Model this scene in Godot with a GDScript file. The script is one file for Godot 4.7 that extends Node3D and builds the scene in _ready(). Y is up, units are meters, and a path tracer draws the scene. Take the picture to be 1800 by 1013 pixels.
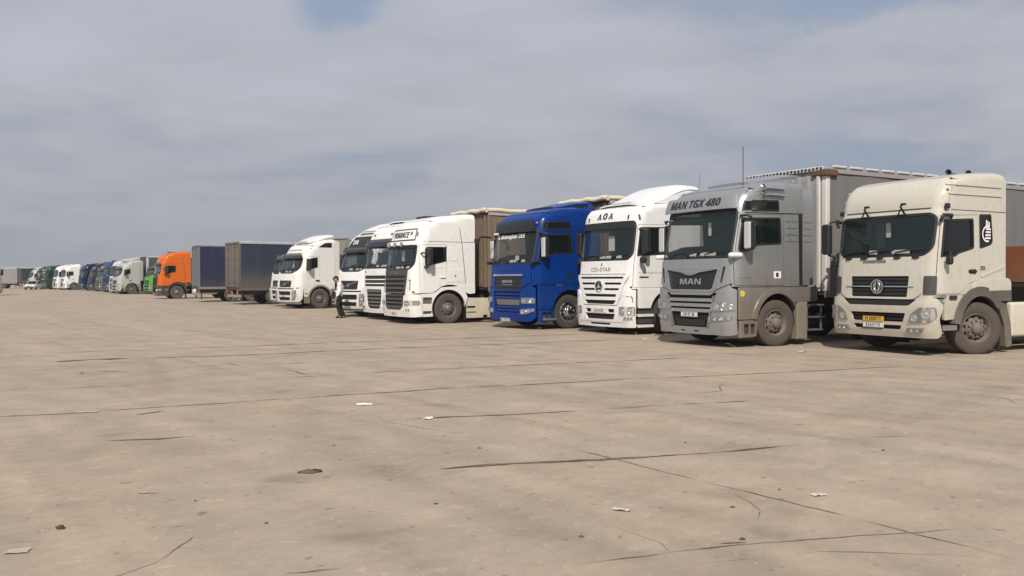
extends Node3D
# A gravel-dusted lorry park: a long row of parked tractor units with trailers under a thin, bright overcast.
# Lengths in metres; a truck's own axes are x forward, y up, z to its right, with the origin on the ground under the front axle.

var M := {}
var names := {}
var nz := FastNoiseLite.new()
var nz2 := FastNoiseLite.new()
var rng := RandomNumberGenerator.new()
var paint := Color(0.7, 0.7, 0.68)
var dirt := 0.0
var dirt_y := 1.6
var front_x := 99.0      # ahead of this the dust thins out
var dirt_c := Color(0.30, 0.235, 0.17)
var cen := Vector3.ZERO
var lod := 1.0
var wheel_mesh := {}

# ---------------------------------------------------------------- materials
func lin(c: Color) -> Color:
	var s := c.linear_to_srgb()
	s.a = c.a
	return s

func mat(n: String, c: Color, rough := 0.5, metal := 0.0) -> StandardMaterial3D:
	if not M.has(n):
		var m := StandardMaterial3D.new()
		m.resource_name = n
		m.albedo_color = lin(c)
		m.roughness = rough
		m.metallic = metal
		M[n] = m
	return M[n]

func vmat(n: String, rough: float, metal := 0.0, coat := 0.0) -> StandardMaterial3D:
	if not M.has(n):
		var m := mat(n, Color.WHITE, rough, metal)
		m.vertex_color_use_as_albedo = true
		if coat > 0.0:
			m.clearcoat_enabled = true
			m.clearcoat = coat
			m.clearcoat_roughness = 0.12
	return M[n]

func pane(n: String, c: Color, a: float) -> StandardMaterial3D:
	if not M.has(n):
		var m := mat(n, Color(c.r, c.g, c.b, a), 0.03)
		m.transparency = BaseMaterial3D.TRANSPARENCY_ALPHA
		m.metallic_specular = 0.5
	return M[n]

func grime(m: StandardMaterial3D, im: Image) -> void:
	m.albedo_texture = ImageTexture.create_from_image(im)
	m.uv1_triplanar = true
	m.uv1_scale = Vector3(0.37, 0.14, 0.37)

func make_materials() -> void:
	vmat("paint", 0.32, 0.0, 0.2)
	vmat("silver_paint", 0.36, 0.55, 0.4)
	vmat("plastic", 0.6)
	# rain streaks and dust film: faint, drawn out downwards
	var fine := noise_image(31, 0.035, 512, 5, 0.0, 1.0)
	var fd := fine.get_data()
	for i in fd.size():
		var v := fd[i] / 255.0
		fd[i] = int(255.0 * (1.0 - 0.045 * smoothstep(0.4, 0.85, v) - 0.025 * smoothstep(0.6, 0.1, v)))
	fine = Image.create_from_data(512, 512, false, Image.FORMAT_L8, fd)
	fine.convert(Image.FORMAT_RGB8)
	M["paint"].metallic_specular = 0.3
	for pn in ["paint", "silver_paint", "plastic"]:
		grime(M[pn], fine)
	vmat("cloth", 0.9)
	mat("black_plastic", Color(0.016, 0.016, 0.017), 0.5)
	mat("grey_plastic", Color(0.055, 0.055, 0.055), 0.55)
	mat("dark_steel", Color(0.02, 0.019, 0.018), 0.7)
	mat("gap", Color(0.008, 0.008, 0.008), 0.9)
	mat("interior", Color(0.02, 0.02, 0.019), 0.8)
	mat("interior_light", Color(0.16, 0.15, 0.135), 0.8)
	mat("tyre", Color(0.045, 0.041, 0.037), 0.85)
	mat("tyre_dusty", Color(0.078, 0.066, 0.055), 0.92)
	mat("rim_dusty", Color(0.165, 0.142, 0.118), 0.7, 0.1)
	mat("rim_grey", Color(0.2, 0.19, 0.18), 0.5, 0.5)
	mat("chrome", Color(0.75, 0.75, 0.75), 0.15, 1.0)
	mat("dull_steel", Color(0.42, 0.42, 0.41), 0.4, 0.8)
	mat("mirror_glass", Color(0.6, 0.62, 0.63), 0.03, 1.0)
	mat("reflector", Color(0.62, 0.63, 0.62), 0.2, 0.9)
	mat("white_print", Color(0.8, 0.8, 0.78), 0.6)
	mat("black_print", Color(0.02, 0.02, 0.022), 0.5)
	mat("plate_white", Color(0.72, 0.72, 0.7), 0.5)
	mat("plate_yellow", Color(0.72, 0.42, 0.05), 0.5)
	mat("amber", Color(0.34, 0.15, 0.06), 0.3)
	mat("mirror_silver", Color(0.62, 0.62, 0.62), 0.35, 0.3)
	mat("yellow_sticker", Color(0.75, 0.5, 0.03), 0.5)
	mat("red_lens", Color(0.35, 0.02, 0.015), 0.3)
	mat("paper", Color(0.74, 0.73, 0.7), 0.8)
	mat("aluminium", Color(0.6, 0.6, 0.58), 0.4, 0.7)
	mat("galvanised", Color(0.4, 0.4, 0.385), 0.55, 0.3)
	mat("rusty", Color(0.12, 0.065, 0.04), 0.85)
	pane("windscreen", Color(0.02, 0.045, 0.04), 0.3)
	pane("side_glass", Color(0.015, 0.03, 0.028), 0.3)
	pane("dark_glass", Color(0.006, 0.007, 0.008), 0.9)
	pane("lens", Color(0.5, 0.52, 0.5), 0.3)
	pane("smoked", Color(0.012, 0.013, 0.015), 0.92)

# ---------------------------------------------------------------- nodes, names, tags
func numbered(n: String) -> String:
	if not names.has(n):
		names[n] = 0
		return n
	names[n] += 1
	return "%s_%03d" % [n, names[n]]

func tag(o: Node, label := "", category := "", group := "", kind := "") -> Node:
	if label: o.set_meta("label", label)
	if category: o.set_meta("category", category)
	if group: o.set_meta("group", group)
	if kind: o.set_meta("kind", kind)
	return o

func thing(n: String, label: String, category: String, group := "") -> Node3D:
	var o := Node3D.new()
	o.name = numbered(n)
	add_child(o)
	tag(o, label, category, group)
	return o

func sub(n: String, parent: Node) -> Node3D:
	var o := Node3D.new()
	o.name = n
	parent.add_child(o, true)
	return o

func nst() -> SurfaceTool:
	var st := SurfaceTool.new()
	st.begin(Mesh.PRIMITIVE_TRIANGLES)
	return st

func obj(n: String, st, m: Material, parent: Node = self) -> MeshInstance3D:
	var o := MeshInstance3D.new()
	o.name = numbered(n) if parent == self else n
	var me: Mesh
	if st is SurfaceTool:
		me = st.commit()
	else:
		me = st
	o.mesh = me
	if me.get_surface_count() > 0:
		o.set_surface_override_material(0, m)
	parent.add_child(o, true)
	return o

# ---------------------------------------------------------------- mesh pieces
func col_at(p: Vector3) -> Color:
	if dirt <= 0.0:
		return paint
	var n := nz.get_noise_3dv(p * 2.2) * 0.5 + 0.5
	var n2 := nz2.get_noise_3dv(p * 9.0) * 0.5 + 0.5
	var k := clampf((dirt_y - p.y) / 0.9 + (n - 0.5) * 0.9, 0.0, 1.0)
	var f := clampf(dirt * (k * (0.65 + 0.35 * n2) + 0.10 * n) * (1.0 - 0.8 * smoothstep(front_x - 0.2, front_x, p.x)), 0.0, 0.92)
	return paint.lerp(dirt_c, f)

func vtx(st: SurfaceTool, p: Vector3, n: Vector3, uv := Vector2.ZERO) -> void:
	st.set_color(col_at(p))
	st.set_uv(uv)
	st.set_normal(n)
	st.add_vertex(p)

func tri(st: SurfaceTool, a: Vector3, b: Vector3, c: Vector3, na: Vector3, nb: Vector3, nc: Vector3) -> void:
	if (b - a).cross(c - a).dot(na + nb + nc) > 0.0:
		vtx(st, a, na); vtx(st, c, nc); vtx(st, b, nb)
	else:
		vtx(st, a, na); vtx(st, b, nb); vtx(st, c, nc)

func quad(st: SurfaceTool, a: Vector3, b: Vector3, c: Vector3, d: Vector3, n: Vector3) -> void:
	tri(st, a, b, c, n, n, n)
	tri(st, a, c, d, n, n, n)

func box(st: SurfaceTool, c: Vector3, s: Vector3, xf := Transform3D()) -> void:
	var h := s * 0.5
	for ax in 3:
		for sg in [-1.0, 1.0]:
			var n := Vector3.ZERO
			n[ax] = sg
			var u := Vector3.ZERO
			u[(ax + 1) % 3] = h[(ax + 1) % 3]
			var v := Vector3.ZERO
			v[(ax + 2) % 3] = h[(ax + 2) % 3]
			var o := c + n * h[ax]
			quad(st, xf * (o - u - v), xf * (o + u - v), xf * (o + u + v), xf * (o - u + v), (xf.basis * n).normalized())

func rbox(st: SurfaceTool, c: Vector3, s: Vector3, r: float, xf := Transform3D(), k := 2) -> void:
	r = minf(r, minf(s.x, minf(s.y, s.z)) * 0.499)
	var h := s * 0.5 - Vector3(r, r, r)
	var ring := []
	for q in 4:
		for i in k + 1:
			var a := (q + float(i) / k) * PI / 2
			ring.append([cos(a), sin(a), signf(cos((q + 0.5) * PI / 2)), signf(sin((q + 0.5) * PI / 2))])
	var rows := []
	for q in 2:
		for i in k + 1:
			var a := -PI / 2 + (q + float(i) / k) * PI / 2
			rows.append([cos(a), sin(a), -1.0 if q == 0 else 1.0])
	var P := []
	var N := []
	for rw in rows:
		var pr := []
		var nr := []
		for g in ring:
			var n := Vector3(rw[0] * g[0], rw[1], rw[0] * g[1])
			pr.append(xf * (c + n * r + Vector3(g[2] * h.x, rw[2] * h.y, g[3] * h.z)))
			nr.append((xf.basis * n).normalized())
		P.append(pr)
		N.append(nr)
	var m := ring.size()
	for i in rows.size() - 1:
		for j in m:
			var j2 := (j + 1) % m
			tri(st, P[i][j], P[i][j2], P[i + 1][j2], N[i][j], N[i][j2], N[i + 1][j2])
			tri(st, P[i][j], P[i + 1][j2], P[i + 1][j], N[i][j], N[i + 1][j2], N[i + 1][j])
	for e in [0, rows.size() - 1]:
		for j in range(1, m - 1):
			tri(st, P[e][0], P[e][j], P[e][j + 1], N[e][0], N[e][0], N[e][0])

func tube(st: SurfaceTool, pts: Array, r: float, k := 8, caps := true) -> void:
	var prev := []
	var up := Vector3.UP
	for i in pts.size():
		var a: Vector3 = pts[maxi(i - 1, 0)]
		var b: Vector3 = pts[mini(i + 1, pts.size() - 1)]
		var t := (b - a).normalized()
		if absf(t.dot(up)) > 0.95:
			up = Vector3.RIGHT if absf(t.x) < 0.9 else Vector3.FORWARD
		var e1 := t.cross(up).normalized()
		var e2 := t.cross(e1).normalized()
		var cur := []
		for j in k:
			var an := TAU * j / k
			var n := e1 * cos(an) + e2 * sin(an)
			cur.append([pts[i] + n * r, n])
		if i > 0:
			for j in k:
				var j2 := (j + 1) % k
				tri(st, prev[j][0], prev[j2][0], cur[j2][0], prev[j][1], prev[j2][1], cur[j2][1])
				tri(st, prev[j][0], cur[j2][0], cur[j][0], prev[j][1], cur[j2][1], cur[j][1])
		if caps and (i == 0 or i == pts.size() - 1):
			var n := -t if i == 0 else t
			for j in range(1, k - 1):
				tri(st, cur[0][0], cur[j][0], cur[j + 1][0], n, n, n)
		prev = cur

# A profile of (radius, along) turned about the local z axis; each step gets its own flat-in-profile normal unless it bends little.
func lathe(st: SurfaceTool, prof: Array, k: int, xf := Transform3D(), skip = null) -> void:
	for i in prof.size() - 1:
		var a: Vector2 = prof[i]
		var b: Vector2 = prof[i + 1]
		var d := (b - a).normalized()
		var n0 := Vector2(-d.y, d.x)
		var na := n0
		var nb := n0
		if i > 0:
			var dp: Vector2 = (a - prof[i - 1]).normalized()
			if dp.dot(d) > 0.6:
				na = (n0 + Vector2(-dp.y, dp.x)).normalized()
		if i < prof.size() - 2:
			var dn: Vector2 = (prof[i + 2] - b).normalized()
			if dn.dot(d) > 0.6:
				nb = (n0 + Vector2(-dn.y, dn.x)).normalized()
		for j in k:
			if skip != null and skip.call(i, j):
				continue
			var t0 := TAU * j / k
			var t1 := TAU * (j + 1) / k
			var e0 := Vector3(cos(t0), sin(t0), 0)
			var e1 := Vector3(cos(t1), sin(t1), 0)
			var p00 := xf * (e0 * a.x + Vector3(0, 0, a.y))
			var p10 := xf * (e1 * a.x + Vector3(0, 0, a.y))
			var p01 := xf * (e0 * b.x + Vector3(0, 0, b.y))
			var p11 := xf * (e1 * b.x + Vector3(0, 0, b.y))
			var m00 := (xf.basis * (e0 * na.x + Vector3(0, 0, na.y))).normalized()
			var m10 := (xf.basis * (e1 * na.x + Vector3(0, 0, na.y))).normalized()
			var m01 := (xf.basis * (e0 * nb.x + Vector3(0, 0, nb.y))).normalized()
			var m11 := (xf.basis * (e1 * nb.x + Vector3(0, 0, nb.y))).normalized()
			if b.x > 1e-4:
				tri(st, p00, p01, p11, m00, m01, m11)
			if a.x > 1e-4:
				tri(st, p00, p11, p10, m00, m11, m10)

func norm_of(lift: Callable, p: Vector2) -> Vector3:
	var e := 0.012
	var du: Vector3 = lift.call(p + Vector2(e, 0)) - lift.call(p - Vector2(e, 0))
	var dv: Vector3 = lift.call(p + Vector2(0, e)) - lift.call(p - Vector2(0, e))
	var n := du.cross(dv).normalized()
	if n.dot(lift.call(p) - cen) < 0.0:
		n = -n
	return n

func put_piece(st: SurfaceTool, lift: Callable, pc: PackedVector2Array, off: float, cache: Dictionary) -> void:
	var ix := Geometry2D.triangulate_polygon(pc)
	var P := []
	var N := []
	for p in pc:
		var key := Vector2i(roundi(p.x * 20000), roundi(p.y * 20000))
		if not cache.has(key):
			var n := norm_of(lift, p)
			cache[key] = [lift.call(p) + n * off, n]
		P.append(cache[key][0])
		N.append(cache[key][1])
	for t in range(0, ix.size(), 3):
		tri(st, P[ix[t]], P[ix[t + 1]], P[ix[t + 2]], N[ix[t]], N[ix[t + 1]], N[ix[t + 2]])

func cells(st: SurfaceTool, lift: Callable, poly: PackedVector2Array, holes: Array, off: float, rc: Rect2, cell: Vector2, cache: Dictionary, deep := 0) -> void:
	var nx := maxi(1, ceili(rc.size.x / cell.x))
	var ny := maxi(1, ceili(rc.size.y / cell.y))
	var sx := rc.size.x / nx
	var sy := rc.size.y / ny
	for i in nx:
		for j in ny:
			var o := rc.position + Vector2(i * sx, j * sy)
			var sq := PackedVector2Array([o, o + Vector2(sx, 0), o + Vector2(sx, sy), o + Vector2(0, sy)])
			var todo: Array = Geometry2D.intersect_polygons(sq, poly)
			for h in holes:
				var nxt := []
				for pc in todo:
					nxt.append_array(Geometry2D.clip_polygons(pc, h))
				todo = nxt
			var bad := false
			for pc in todo:
				if Geometry2D.is_polygon_clockwise(pc):
					bad = true
			if bad and deep < 4:
				cells(st, lift, poly, holes, off, Rect2(o, Vector2(sx, sy)), Vector2(sx, sy) * 0.5, cache, deep + 1)
				continue
			for pc in todo:
				if pc.size() > 2 and not Geometry2D.is_polygon_clockwise(pc):
					put_piece(st, lift, pc, off, cache)

# A sheet cut to a polygon with holes, laid on a curved surface, "off" proud of it, with edges "depth" deep.
func panel(st: SurfaceTool, lift: Callable, poly: PackedVector2Array, holes := [], off := 0.0, depth := 0.0, cell := 0.12, cell_y := 0.0) -> void:
	if Geometry2D.is_polygon_clockwise(poly):
		poly = poly.duplicate()
		poly.reverse()
	cell *= lod
	cell_y = cell if cell_y <= 0.0 else cell_y * lod
	var lo := poly[0]
	var hi := poly[0]
	for p in poly:
		lo = lo.min(p)
		hi = hi.max(p)
	cells(st, lift, poly, holes, off, Rect2(lo, hi - lo), Vector2(cell, cell_y), {})
	if depth <= 0.0:
		return
	var loops := [poly]
	for h in holes:
		loops.append(h)
	for li in loops.size():
		var lp: PackedVector2Array = loops[li]
		var turn := 1.0
		if li > 0:
			turn = -1.0
		if Geometry2D.is_polygon_clockwise(lp):
			turn = -turn
		for i in lp.size():
			var a := lp[i]
			var b := lp[(i + 1) % lp.size()]
			var k := maxi(1, ceili(a.distance_to(b) / maxf(cell, 0.1)))
			for j in k:
				var p := a.lerp(b, float(j) / k)
				var q := a.lerp(b, float(j + 1) / k)
				if p.distance_to(q) < 1e-5:
					continue
				var np := norm_of(lift, p)
				var nq := norm_of(lift, q)
				var P: Vector3 = lift.call(p)
				var Q: Vector3 = lift.call(q)
				var w := (q - p).normalized() * 0.01
				var out := Vector2(w.y, -w.x) * turn
				var on: Vector3 = (lift.call((p + q) * 0.5 + out) - lift.call((p + q) * 0.5 - out)).normalized()
				quad(st, P + np * off, Q + nq * off, Q + nq * (off - depth), P + np * (off - depth), on)

# ---------------------------------------------------------------- 2-D outlines
func pv(a: Array) -> PackedVector2Array:
	var r := PackedVector2Array()
	for i in range(0, a.size(), 2):
		r.append(Vector2(a[i], a[i + 1]))
	return r

func sym(a: Array) -> PackedVector2Array:   # right half from top to bottom, mirrored
	var r := pv(a)
	var m := PackedVector2Array()
	for i in range(r.size() - 1, -1, -1):
		if r[i].x > 1e-4:
			m.append(Vector2(-r[i].x, r[i].y))
	r.append_array(m)
	return r

func mir(p: PackedVector2Array) -> PackedVector2Array:
	var r := PackedVector2Array()
	for i in range(p.size() - 1, -1, -1):
		r.append(Vector2(-p[i].x, p[i].y))
	return r

func soft(p: PackedVector2Array, r: float, k := 3) -> PackedVector2Array:   # rounded corners
	var o := PackedVector2Array()
	var n := p.size()
	for i in n:
		var a := p[(i + n - 1) % n]
		var b := p[i]
		var c := p[(i + 1) % n]
		var d := minf(r, minf(a.distance_to(b), b.distance_to(c)) * 0.45)
		var s := b + (a - b).normalized() * d
		var e := b + (c - b).normalized() * d
		for j in k + 1:
			var t := float(j) / k
			o.append(s.lerp(b, t).lerp(b.lerp(e, t), t))
	return o

func rr(x0: float, y0: float, x1: float, y1: float, r := 0.03) -> PackedVector2Array:
	return soft(pv([x0, y0, x1, y0, x1, y1, x0, y1]), r)

func circ(cx: float, cy: float, rx: float, k := 20, ry := 0.0) -> PackedVector2Array:
	var o := PackedVector2Array()
	for i in k:
		o.append(Vector2(cx + cos(TAU * i / k) * rx, cy + sin(TAU * i / k) * (rx if ry == 0.0 else ry)))
	return o

func band(cx: float, cy: float, r0: float, r1: float, a0: float, a1: float, k := 16) -> PackedVector2Array:
	var o := PackedVector2Array()
	for i in k + 1:
		var a := deg_to_rad(lerpf(a0, a1, float(i) / k))
		o.append(Vector2(cx + cos(a) * r1, cy + sin(a) * r1))
	for i in k + 1:
		var a := deg_to_rad(lerpf(a1, a0, float(i) / k))
		o.append(Vector2(cx + cos(a) * r0, cy + sin(a) * r0))
	return o

func grow(p: PackedVector2Array, d: float) -> PackedVector2Array:
	var r := Geometry2D.offset_polygon(p, d, Geometry2D.JOIN_MITER)
	return r[0] if r.size() > 0 else p

func cut(p: PackedVector2Array, q: PackedVector2Array) -> PackedVector2Array:
	var best := p
	var most := -1.0
	for r in Geometry2D.clip_polygons(p, q):
		var lo := r[0]
		var hi := r[0]
		for v in r:
			lo = lo.min(v)
			hi = hi.max(v)
		if (hi - lo).x * (hi - lo).y > most:
			most = (hi - lo).x * (hi - lo).y
			best = r
	return best

# ---------------------------------------------------------------- lettering
func letters(n: String, parent: Node, s: String, lift: Callable, at: Vector2, height: float, m: Material, off := 0.006, slant := 0.0, stretch := 1.0, bold := true, font := "Droid Sans", thick := 0.008, rise := 0.0) -> void:
	var f := SystemFont.new()
	f.font_names = PackedStringArray([font])
	f.font_weight = 700 if bold else 400
	var tm := TextMesh.new()
	tm.font = f
	tm.font_size = 64
	tm.pixel_size = 0.01
	tm.depth = 0.1
	tm.curve_step = 4.0
	tm.text = s
	var ar := tm.get_mesh_arrays()
	if ar.size() == 0:
		return
	var V: PackedVector3Array = ar[Mesh.ARRAY_VERTEX]
	var I: PackedInt32Array = ar[Mesh.ARRAY_INDEX]
	var k := height / 0.46
	var st := nst()
	var P := []
	for v in V:
		var q := at + Vector2((v.x * stretch + v.y * slant) * k, v.y * k + v.x * k * rise)
		P.append(lift.call(q) + norm_of(lift, q) * (off + (thick if v.z > 0.0 else 0.0)))
	for t in range(0, I.size(), 3):
		var a: Vector3 = P[I[t]]
		var b: Vector3 = P[I[t + 1]]
		var c: Vector3 = P[I[t + 2]]
		var nn := (c - a).cross(b - a)
		if nn.length() < 1e-12:
			continue
		nn = nn.normalized()
		vtx(st, a, nn); vtx(st, b, nn); vtx(st, c, nn)
	obj(n, st, m, parent)

# ---------------------------------------------------------------- a cab's outer skin
class CabSkin:
	var x0 := 1.45
	var w := 1.24
	var r := 0.26
	var bow := 0.08
	var er := 0.12          # rounding of the roof edges
	var prof := []          # (height, how far back the front lies)
	var roof := []          # (distance back, height)
	var rear := 2.28
	func pick(t: Array, v: float) -> float:
		if v <= t[0][0]:
			return t[0][1]
		for i in t.size() - 1:
			if v < t[i + 1][0]:
				return lerpf(t[i][1], t[i + 1][1], (v - t[i][0]) / (t[i + 1][0] - t[i][0]))
		return t[-1][1]
	func off(y: float) -> float:
		return (pick(prof, y - 0.05) + pick(prof, y) * 2.0 + pick(prof, y + 0.05)) * 0.25
	func bowc() -> float:
		return bow * pow((w - r) / w, 2)
	func rise(d: float) -> float:
		return (pick(roof, d - 0.06) + pick(roof, d) * 2.0 + pick(roof, d + 0.06)) * 0.25
	func edge(y: float, top: float) -> float:
		var e := clampf(y - (top - er), 0.0, 0.72 * er)
		return er - sqrt(er * er - e * e)
	func back(u: float) -> float:   # how far the front recedes sideways
		var a := absf(u)
		if a <= w - r:
			return bow * pow(a / w, 2)
		var e := minf(a - (w - r), r)
		return bowc() + r - sqrt(maxf(0.0, r * r - e * e))
	func front(p: Vector2) -> Vector3:   # as wrap, drawn in towards the roof's rounded edge
		var q: Vector3 = self.wrap(p)
		q.z *= 1.0 - edge(p.y, roof[0][1]) / w
		return q
	func side_z(p: Vector2) -> float:
		var k := bowc() + 0.296 * r
		var dd := p.x - off(p.y) - bowc()
		var z := w
		if dd < r:
			var e := clampf(r - dd, 0.0, r)
			z = w - r + sqrt(maxf(0.0, r * r - e * e))
		return z - edge(p.y, rise(p.x - k))
	func left(p: Vector2) -> Vector3:
		return Vector3(x0 - p.x, p.y, -side_z(p))
	func right(p: Vector2) -> Vector3:
		return Vector3(x0 - p.x, p.y, side_z(p))
	func wrap(p: Vector2) -> Vector3:   # arc length round the front and both corners
		var a := absf(p.x)
		var s := signf(p.x)
		if a <= w - r:
			return Vector3(x0 - off(p.y) - bow * pow(a / w, 2), p.y, -p.x)
		var t := (a - (w - r)) / r
		if t <= PI / 2:
			return Vector3(x0 - off(p.y) - bowc() - r * (1.0 - cos(t)), p.y, -s * (w - r + r * sin(t)))
		return Vector3(x0 - off(p.y) - bowc() - r - (t - PI / 2) * r, p.y, -s * w)
	func arc(d: float) -> float:   # the arc length at a distance back along the side (at bumper height)
		return w - r + r * PI / 2 + d - bowc() - r
	func top(p: Vector2) -> Vector3:   # (distance back, sideways)
		var e := clampf(absf(p.y) - (w - er), 0.0, 0.72 * er)
		return Vector3(x0 - p.x, rise(p.x - back(clampf(absf(p.y), 0.0, w - 0.29 * r))) - (er - sqrt(er * er - e * e)), -p.y)

func front_poly(K: CabSkin, y0: float) -> PackedVector2Array:
	var yt: float = K.roof[0][1]
	var a := []
	for i in 17:
		var y := lerpf(yt, y0, float(i) / 16)
		a.append_array([K.w - K.r + K.r * PI / 4, y])
	return sym(a)

func side_poly(K: CabSkin, y0: float, arch: Array) -> PackedVector2Array:
	var yt: float = K.roof[0][1] - 0.293 * K.er
	var r := PackedVector2Array()
	var c := K.bowc() + 0.293 * K.r
	for i in 17:
		var y := lerpf(y0, yt, float(i) / 16)
		r.append(Vector2(K.off(y) + c, y))
	var d0 := r[-1].x
	for i in range(1, 15):
		var d := lerpf(d0, K.rear, i / 14.0)
		r.append(Vector2(d, K.rise(d - c) - 0.293 * K.er))
	r.append(Vector2(K.rear, y0))
	if arch.size() == 3:
		return cut(r, circ(arch[0], arch[1], arch[2], 40))
	return r

func behind_corner(K: CabSkin, p: PackedVector2Array, more: float) -> PackedVector2Array:   # keeps a side outline off the rounded front corner
	var z := PackedVector2Array()
	var c := K.bowc() + 0.293 * K.r + more
	for i in 25:
		var y := 0.6 + 3.4 * i / 24.0
		z.append(Vector2(K.off(y) + c, y))
	z.append(Vector2(9, 4))
	z.append(Vector2(9, 0.6))
	var r := Geometry2D.intersect_polygons(p, z)
	return r[0] if r.size() > 0 else p

# The cab: skin with real window and door openings, doors, panes, seals and a furnished inside.
func cab(o: Node3D, K: CabSkin, P: Dictionary) -> Node3D:
	cen = Vector3(K.x0 - 1.2, 1.9, 0)
	var pm: Material = M[P.get("mat", "paint")]
	var ys: float = P.ys
	var ws: PackedVector2Array = P.ws
	var dw := soft(behind_corner(K, P.dwin, 0.075), 0.03, 2)
	var door := behind_corner(K, P.door, 0.02)
	var wins := []
	for wp in P.get("wins", []):
		wins.append(behind_corner(K, wp, 0.06))
	var arch: Array = P.get("arch", [])
	var st := nst()
	var fh := [ws]
	fh.append_array(P.get("fholes", []))
	panel(st, K.front, front_poly(K, P.yf), fh, 0, 0, 0.11, 0.09)
	var sp := side_poly(K, ys, arch)
	var gap := grow(door, 0.009)
	var sh := [gap]
	sh.append_array(wins)
	panel(st, K.left, sp, sh, 0, 0, 0.16)
	panel(st, K.right, sp, sh, 0, 0, 0.25)
	var rf := PackedVector2Array()
	var uu := K.w - 0.293 * K.er
	for i in 13:
		var u := lerpf(-uu, uu, i / 12.0)
		rf.append(Vector2(K.off(K.roof[0][1]) + K.back(u) - 0.004, u))
	rf.append(Vector2(K.rear, uu))
	rf.append(Vector2(K.rear, -uu))
	panel(st, K.top, rf, P.get("roof_holes", []), 0, 0, 0.15, 0.12)
	for s in [-1, 1]:
		rbox(st, Vector3(K.x0 - K.off(K.roof[0][1]) - K.bowc() - 0.3 * K.r - 0.07, K.roof[0][1] - 0.3 * K.er - 0.055, s * (K.w - 0.3 * K.r - 0.06)), Vector3(0.2, 0.12, 0.2), 0.05)
	var yr := K.rise(K.rear - K.bowc() - 0.3 * K.r)
	var e := K.er
	var bk := pv([-K.w, ys, K.w, ys, K.w, yr - e, K.w - 0.293 * e, yr - 0.293 * e, K.w - e, yr, -(K.w - e), yr, -(K.w - 0.293 * e), yr - 0.293 * e, -K.w, yr - e])
	panel(st, func(p): return Vector3(K.x0 - K.rear, p.y, p.x), bk, [], 0, 0, 0.4)
	var body := obj("body", st, pm, o)
	# inside
	var old := paint
	var od := dirt
	dirt = 0.0
	st = nst()
	var lo: float = P.get("floor", ys + 0.05)
	var hole := [grow(dw, 0.02)]
	for wpoly in wins:
		hole.append(grow(wpoly, 0.02))
	var c := K.bowc() + 0.293 * K.r
	var ytop: float = K.roof[0][1] - 0.15
	var ip := pv([K.off(lo) + c + 0.05, lo, K.off(2.0) + c + 0.05, 2.0, K.off(ytop) + c + 0.1, ytop, K.rear - 0.06, ytop, K.rear - 0.06, lo])
	panel(st, K.left, ip, hole, -0.06, 0, 0.3)
	panel(st, K.right, ip, hole, -0.06, 0, 0.3)
	var xr := K.x0 - K.rear
	box(st, Vector3(xr + 0.09, (lo + ytop) / 2, 0), Vector3(0.04, ytop - lo, K.w * 2 - 0.14))
	box(st, Vector3(xr + (K.rear - K.off(ytop) - 0.15) / 2 + 0.05, ytop, 0), Vector3(K.rear - K.off(ytop) - 0.3, 0.03, K.w * 2 - 0.2))
	box(st, Vector3(xr + K.rear / 2, lo, 0), Vector3(K.rear - 0.25, 0.04, K.w * 2 - 0.16))
	box(st, Vector3(xr + 0.4, lo + 0.45, 0), Vector3(0.6, 0.3, K.w * 2 - 0.2))
	var inside := obj("cab_interior", st, M["interior"], o)
	var lowest := 9.0
	for p in ws:
		lowest = minf(lowest, p.y)
	st = nst()
	var xd := K.x0 - K.off(lowest) - 0.42
	rbox(st, Vector3(xd + 0.05, lowest - 0.14, 0), Vector3(0.5, 0.22, K.w * 2 - 0.35), 0.06)
	rbox(st, Vector3(xd - 0.14, lowest - 0.06, -0.55), Vector3(0.22, 0.2, 0.55), 0.05)
	obj("dashboard", st, M["interior"], inside)
	for s in [-1, 1]:
		st = nst()
		rbox(st, Vector3(xd - 0.75, lowest - 0.35, s * 0.62), Vector3(0.5, 0.16, 0.5), 0.06)
		rbox(st, Vector3(xd - 1.0, lowest + 0.03, s * 0.62), Vector3(0.14, 0.68, 0.48), 0.06)
		rbox(st, Vector3(xd - 1.03, lowest + 0.46, s * 0.62), Vector3(0.1, 0.2, 0.28), 0.045)
		obj("seat", st, M["interior"], inside)
	st = nst()
	var ring := []
	for i in 25:
		var a := TAU * i / 24
		ring.append(Vector3(xd - 0.32 + sin(a) * 0.12, lowest + 0.1 + sin(a) * 0.19, -0.6 + cos(a) * 0.23))
	tube(st, ring, 0.018, 6, false)
	tube(st, [Vector3(xd - 0.32, lowest + 0.1, -0.82), Vector3(xd - 0.32, lowest + 0.1, -0.38)], 0.02, 6)
	tube(st, [Vector3(xd - 0.32, lowest + 0.1, -0.6), Vector3(xd - 0.1, lowest - 0.1, -0.6)], 0.04, 6)
	obj("steering_wheel", st, M["black_plastic"], inside)
	for i in int(P.get("papers", 3)):
		st = nst()
		var pz: float = -0.45 + i * 0.36 + rng.randf_range(-0.1, 0.1)
		rbox(st, Vector3(xd + 0.2, lowest + 0.075, pz), Vector3(0.06, 0.1, rng.randf_range(0.14, 0.28)), 0.02, Transform3D(Basis(Vector3(0, 0, 1), 0.5), Vector3((xd + 0.2) * (1.0 - cos(0.5)) + (lowest + 0.075) * sin(0.5), (lowest + 0.075) * (1.0 - cos(0.5)) - (xd + 0.2) * sin(0.5), 0)))
		obj("paper", st, M["paper"], inside)
	for q in P.get("hang", []):   # [sideways, low, high, width]
		st = nst()
		var hx: float = K.x0 - K.off(q[2]) - 0.2
		rbox(st, Vector3(hx, (q[1] + q[2]) / 2, -q[0]), Vector3(0.012, q[2] - q[1], q[3]), 0.005)
		obj("hanging_sheet", st, M["paper"], inside)
	paint = old
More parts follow.
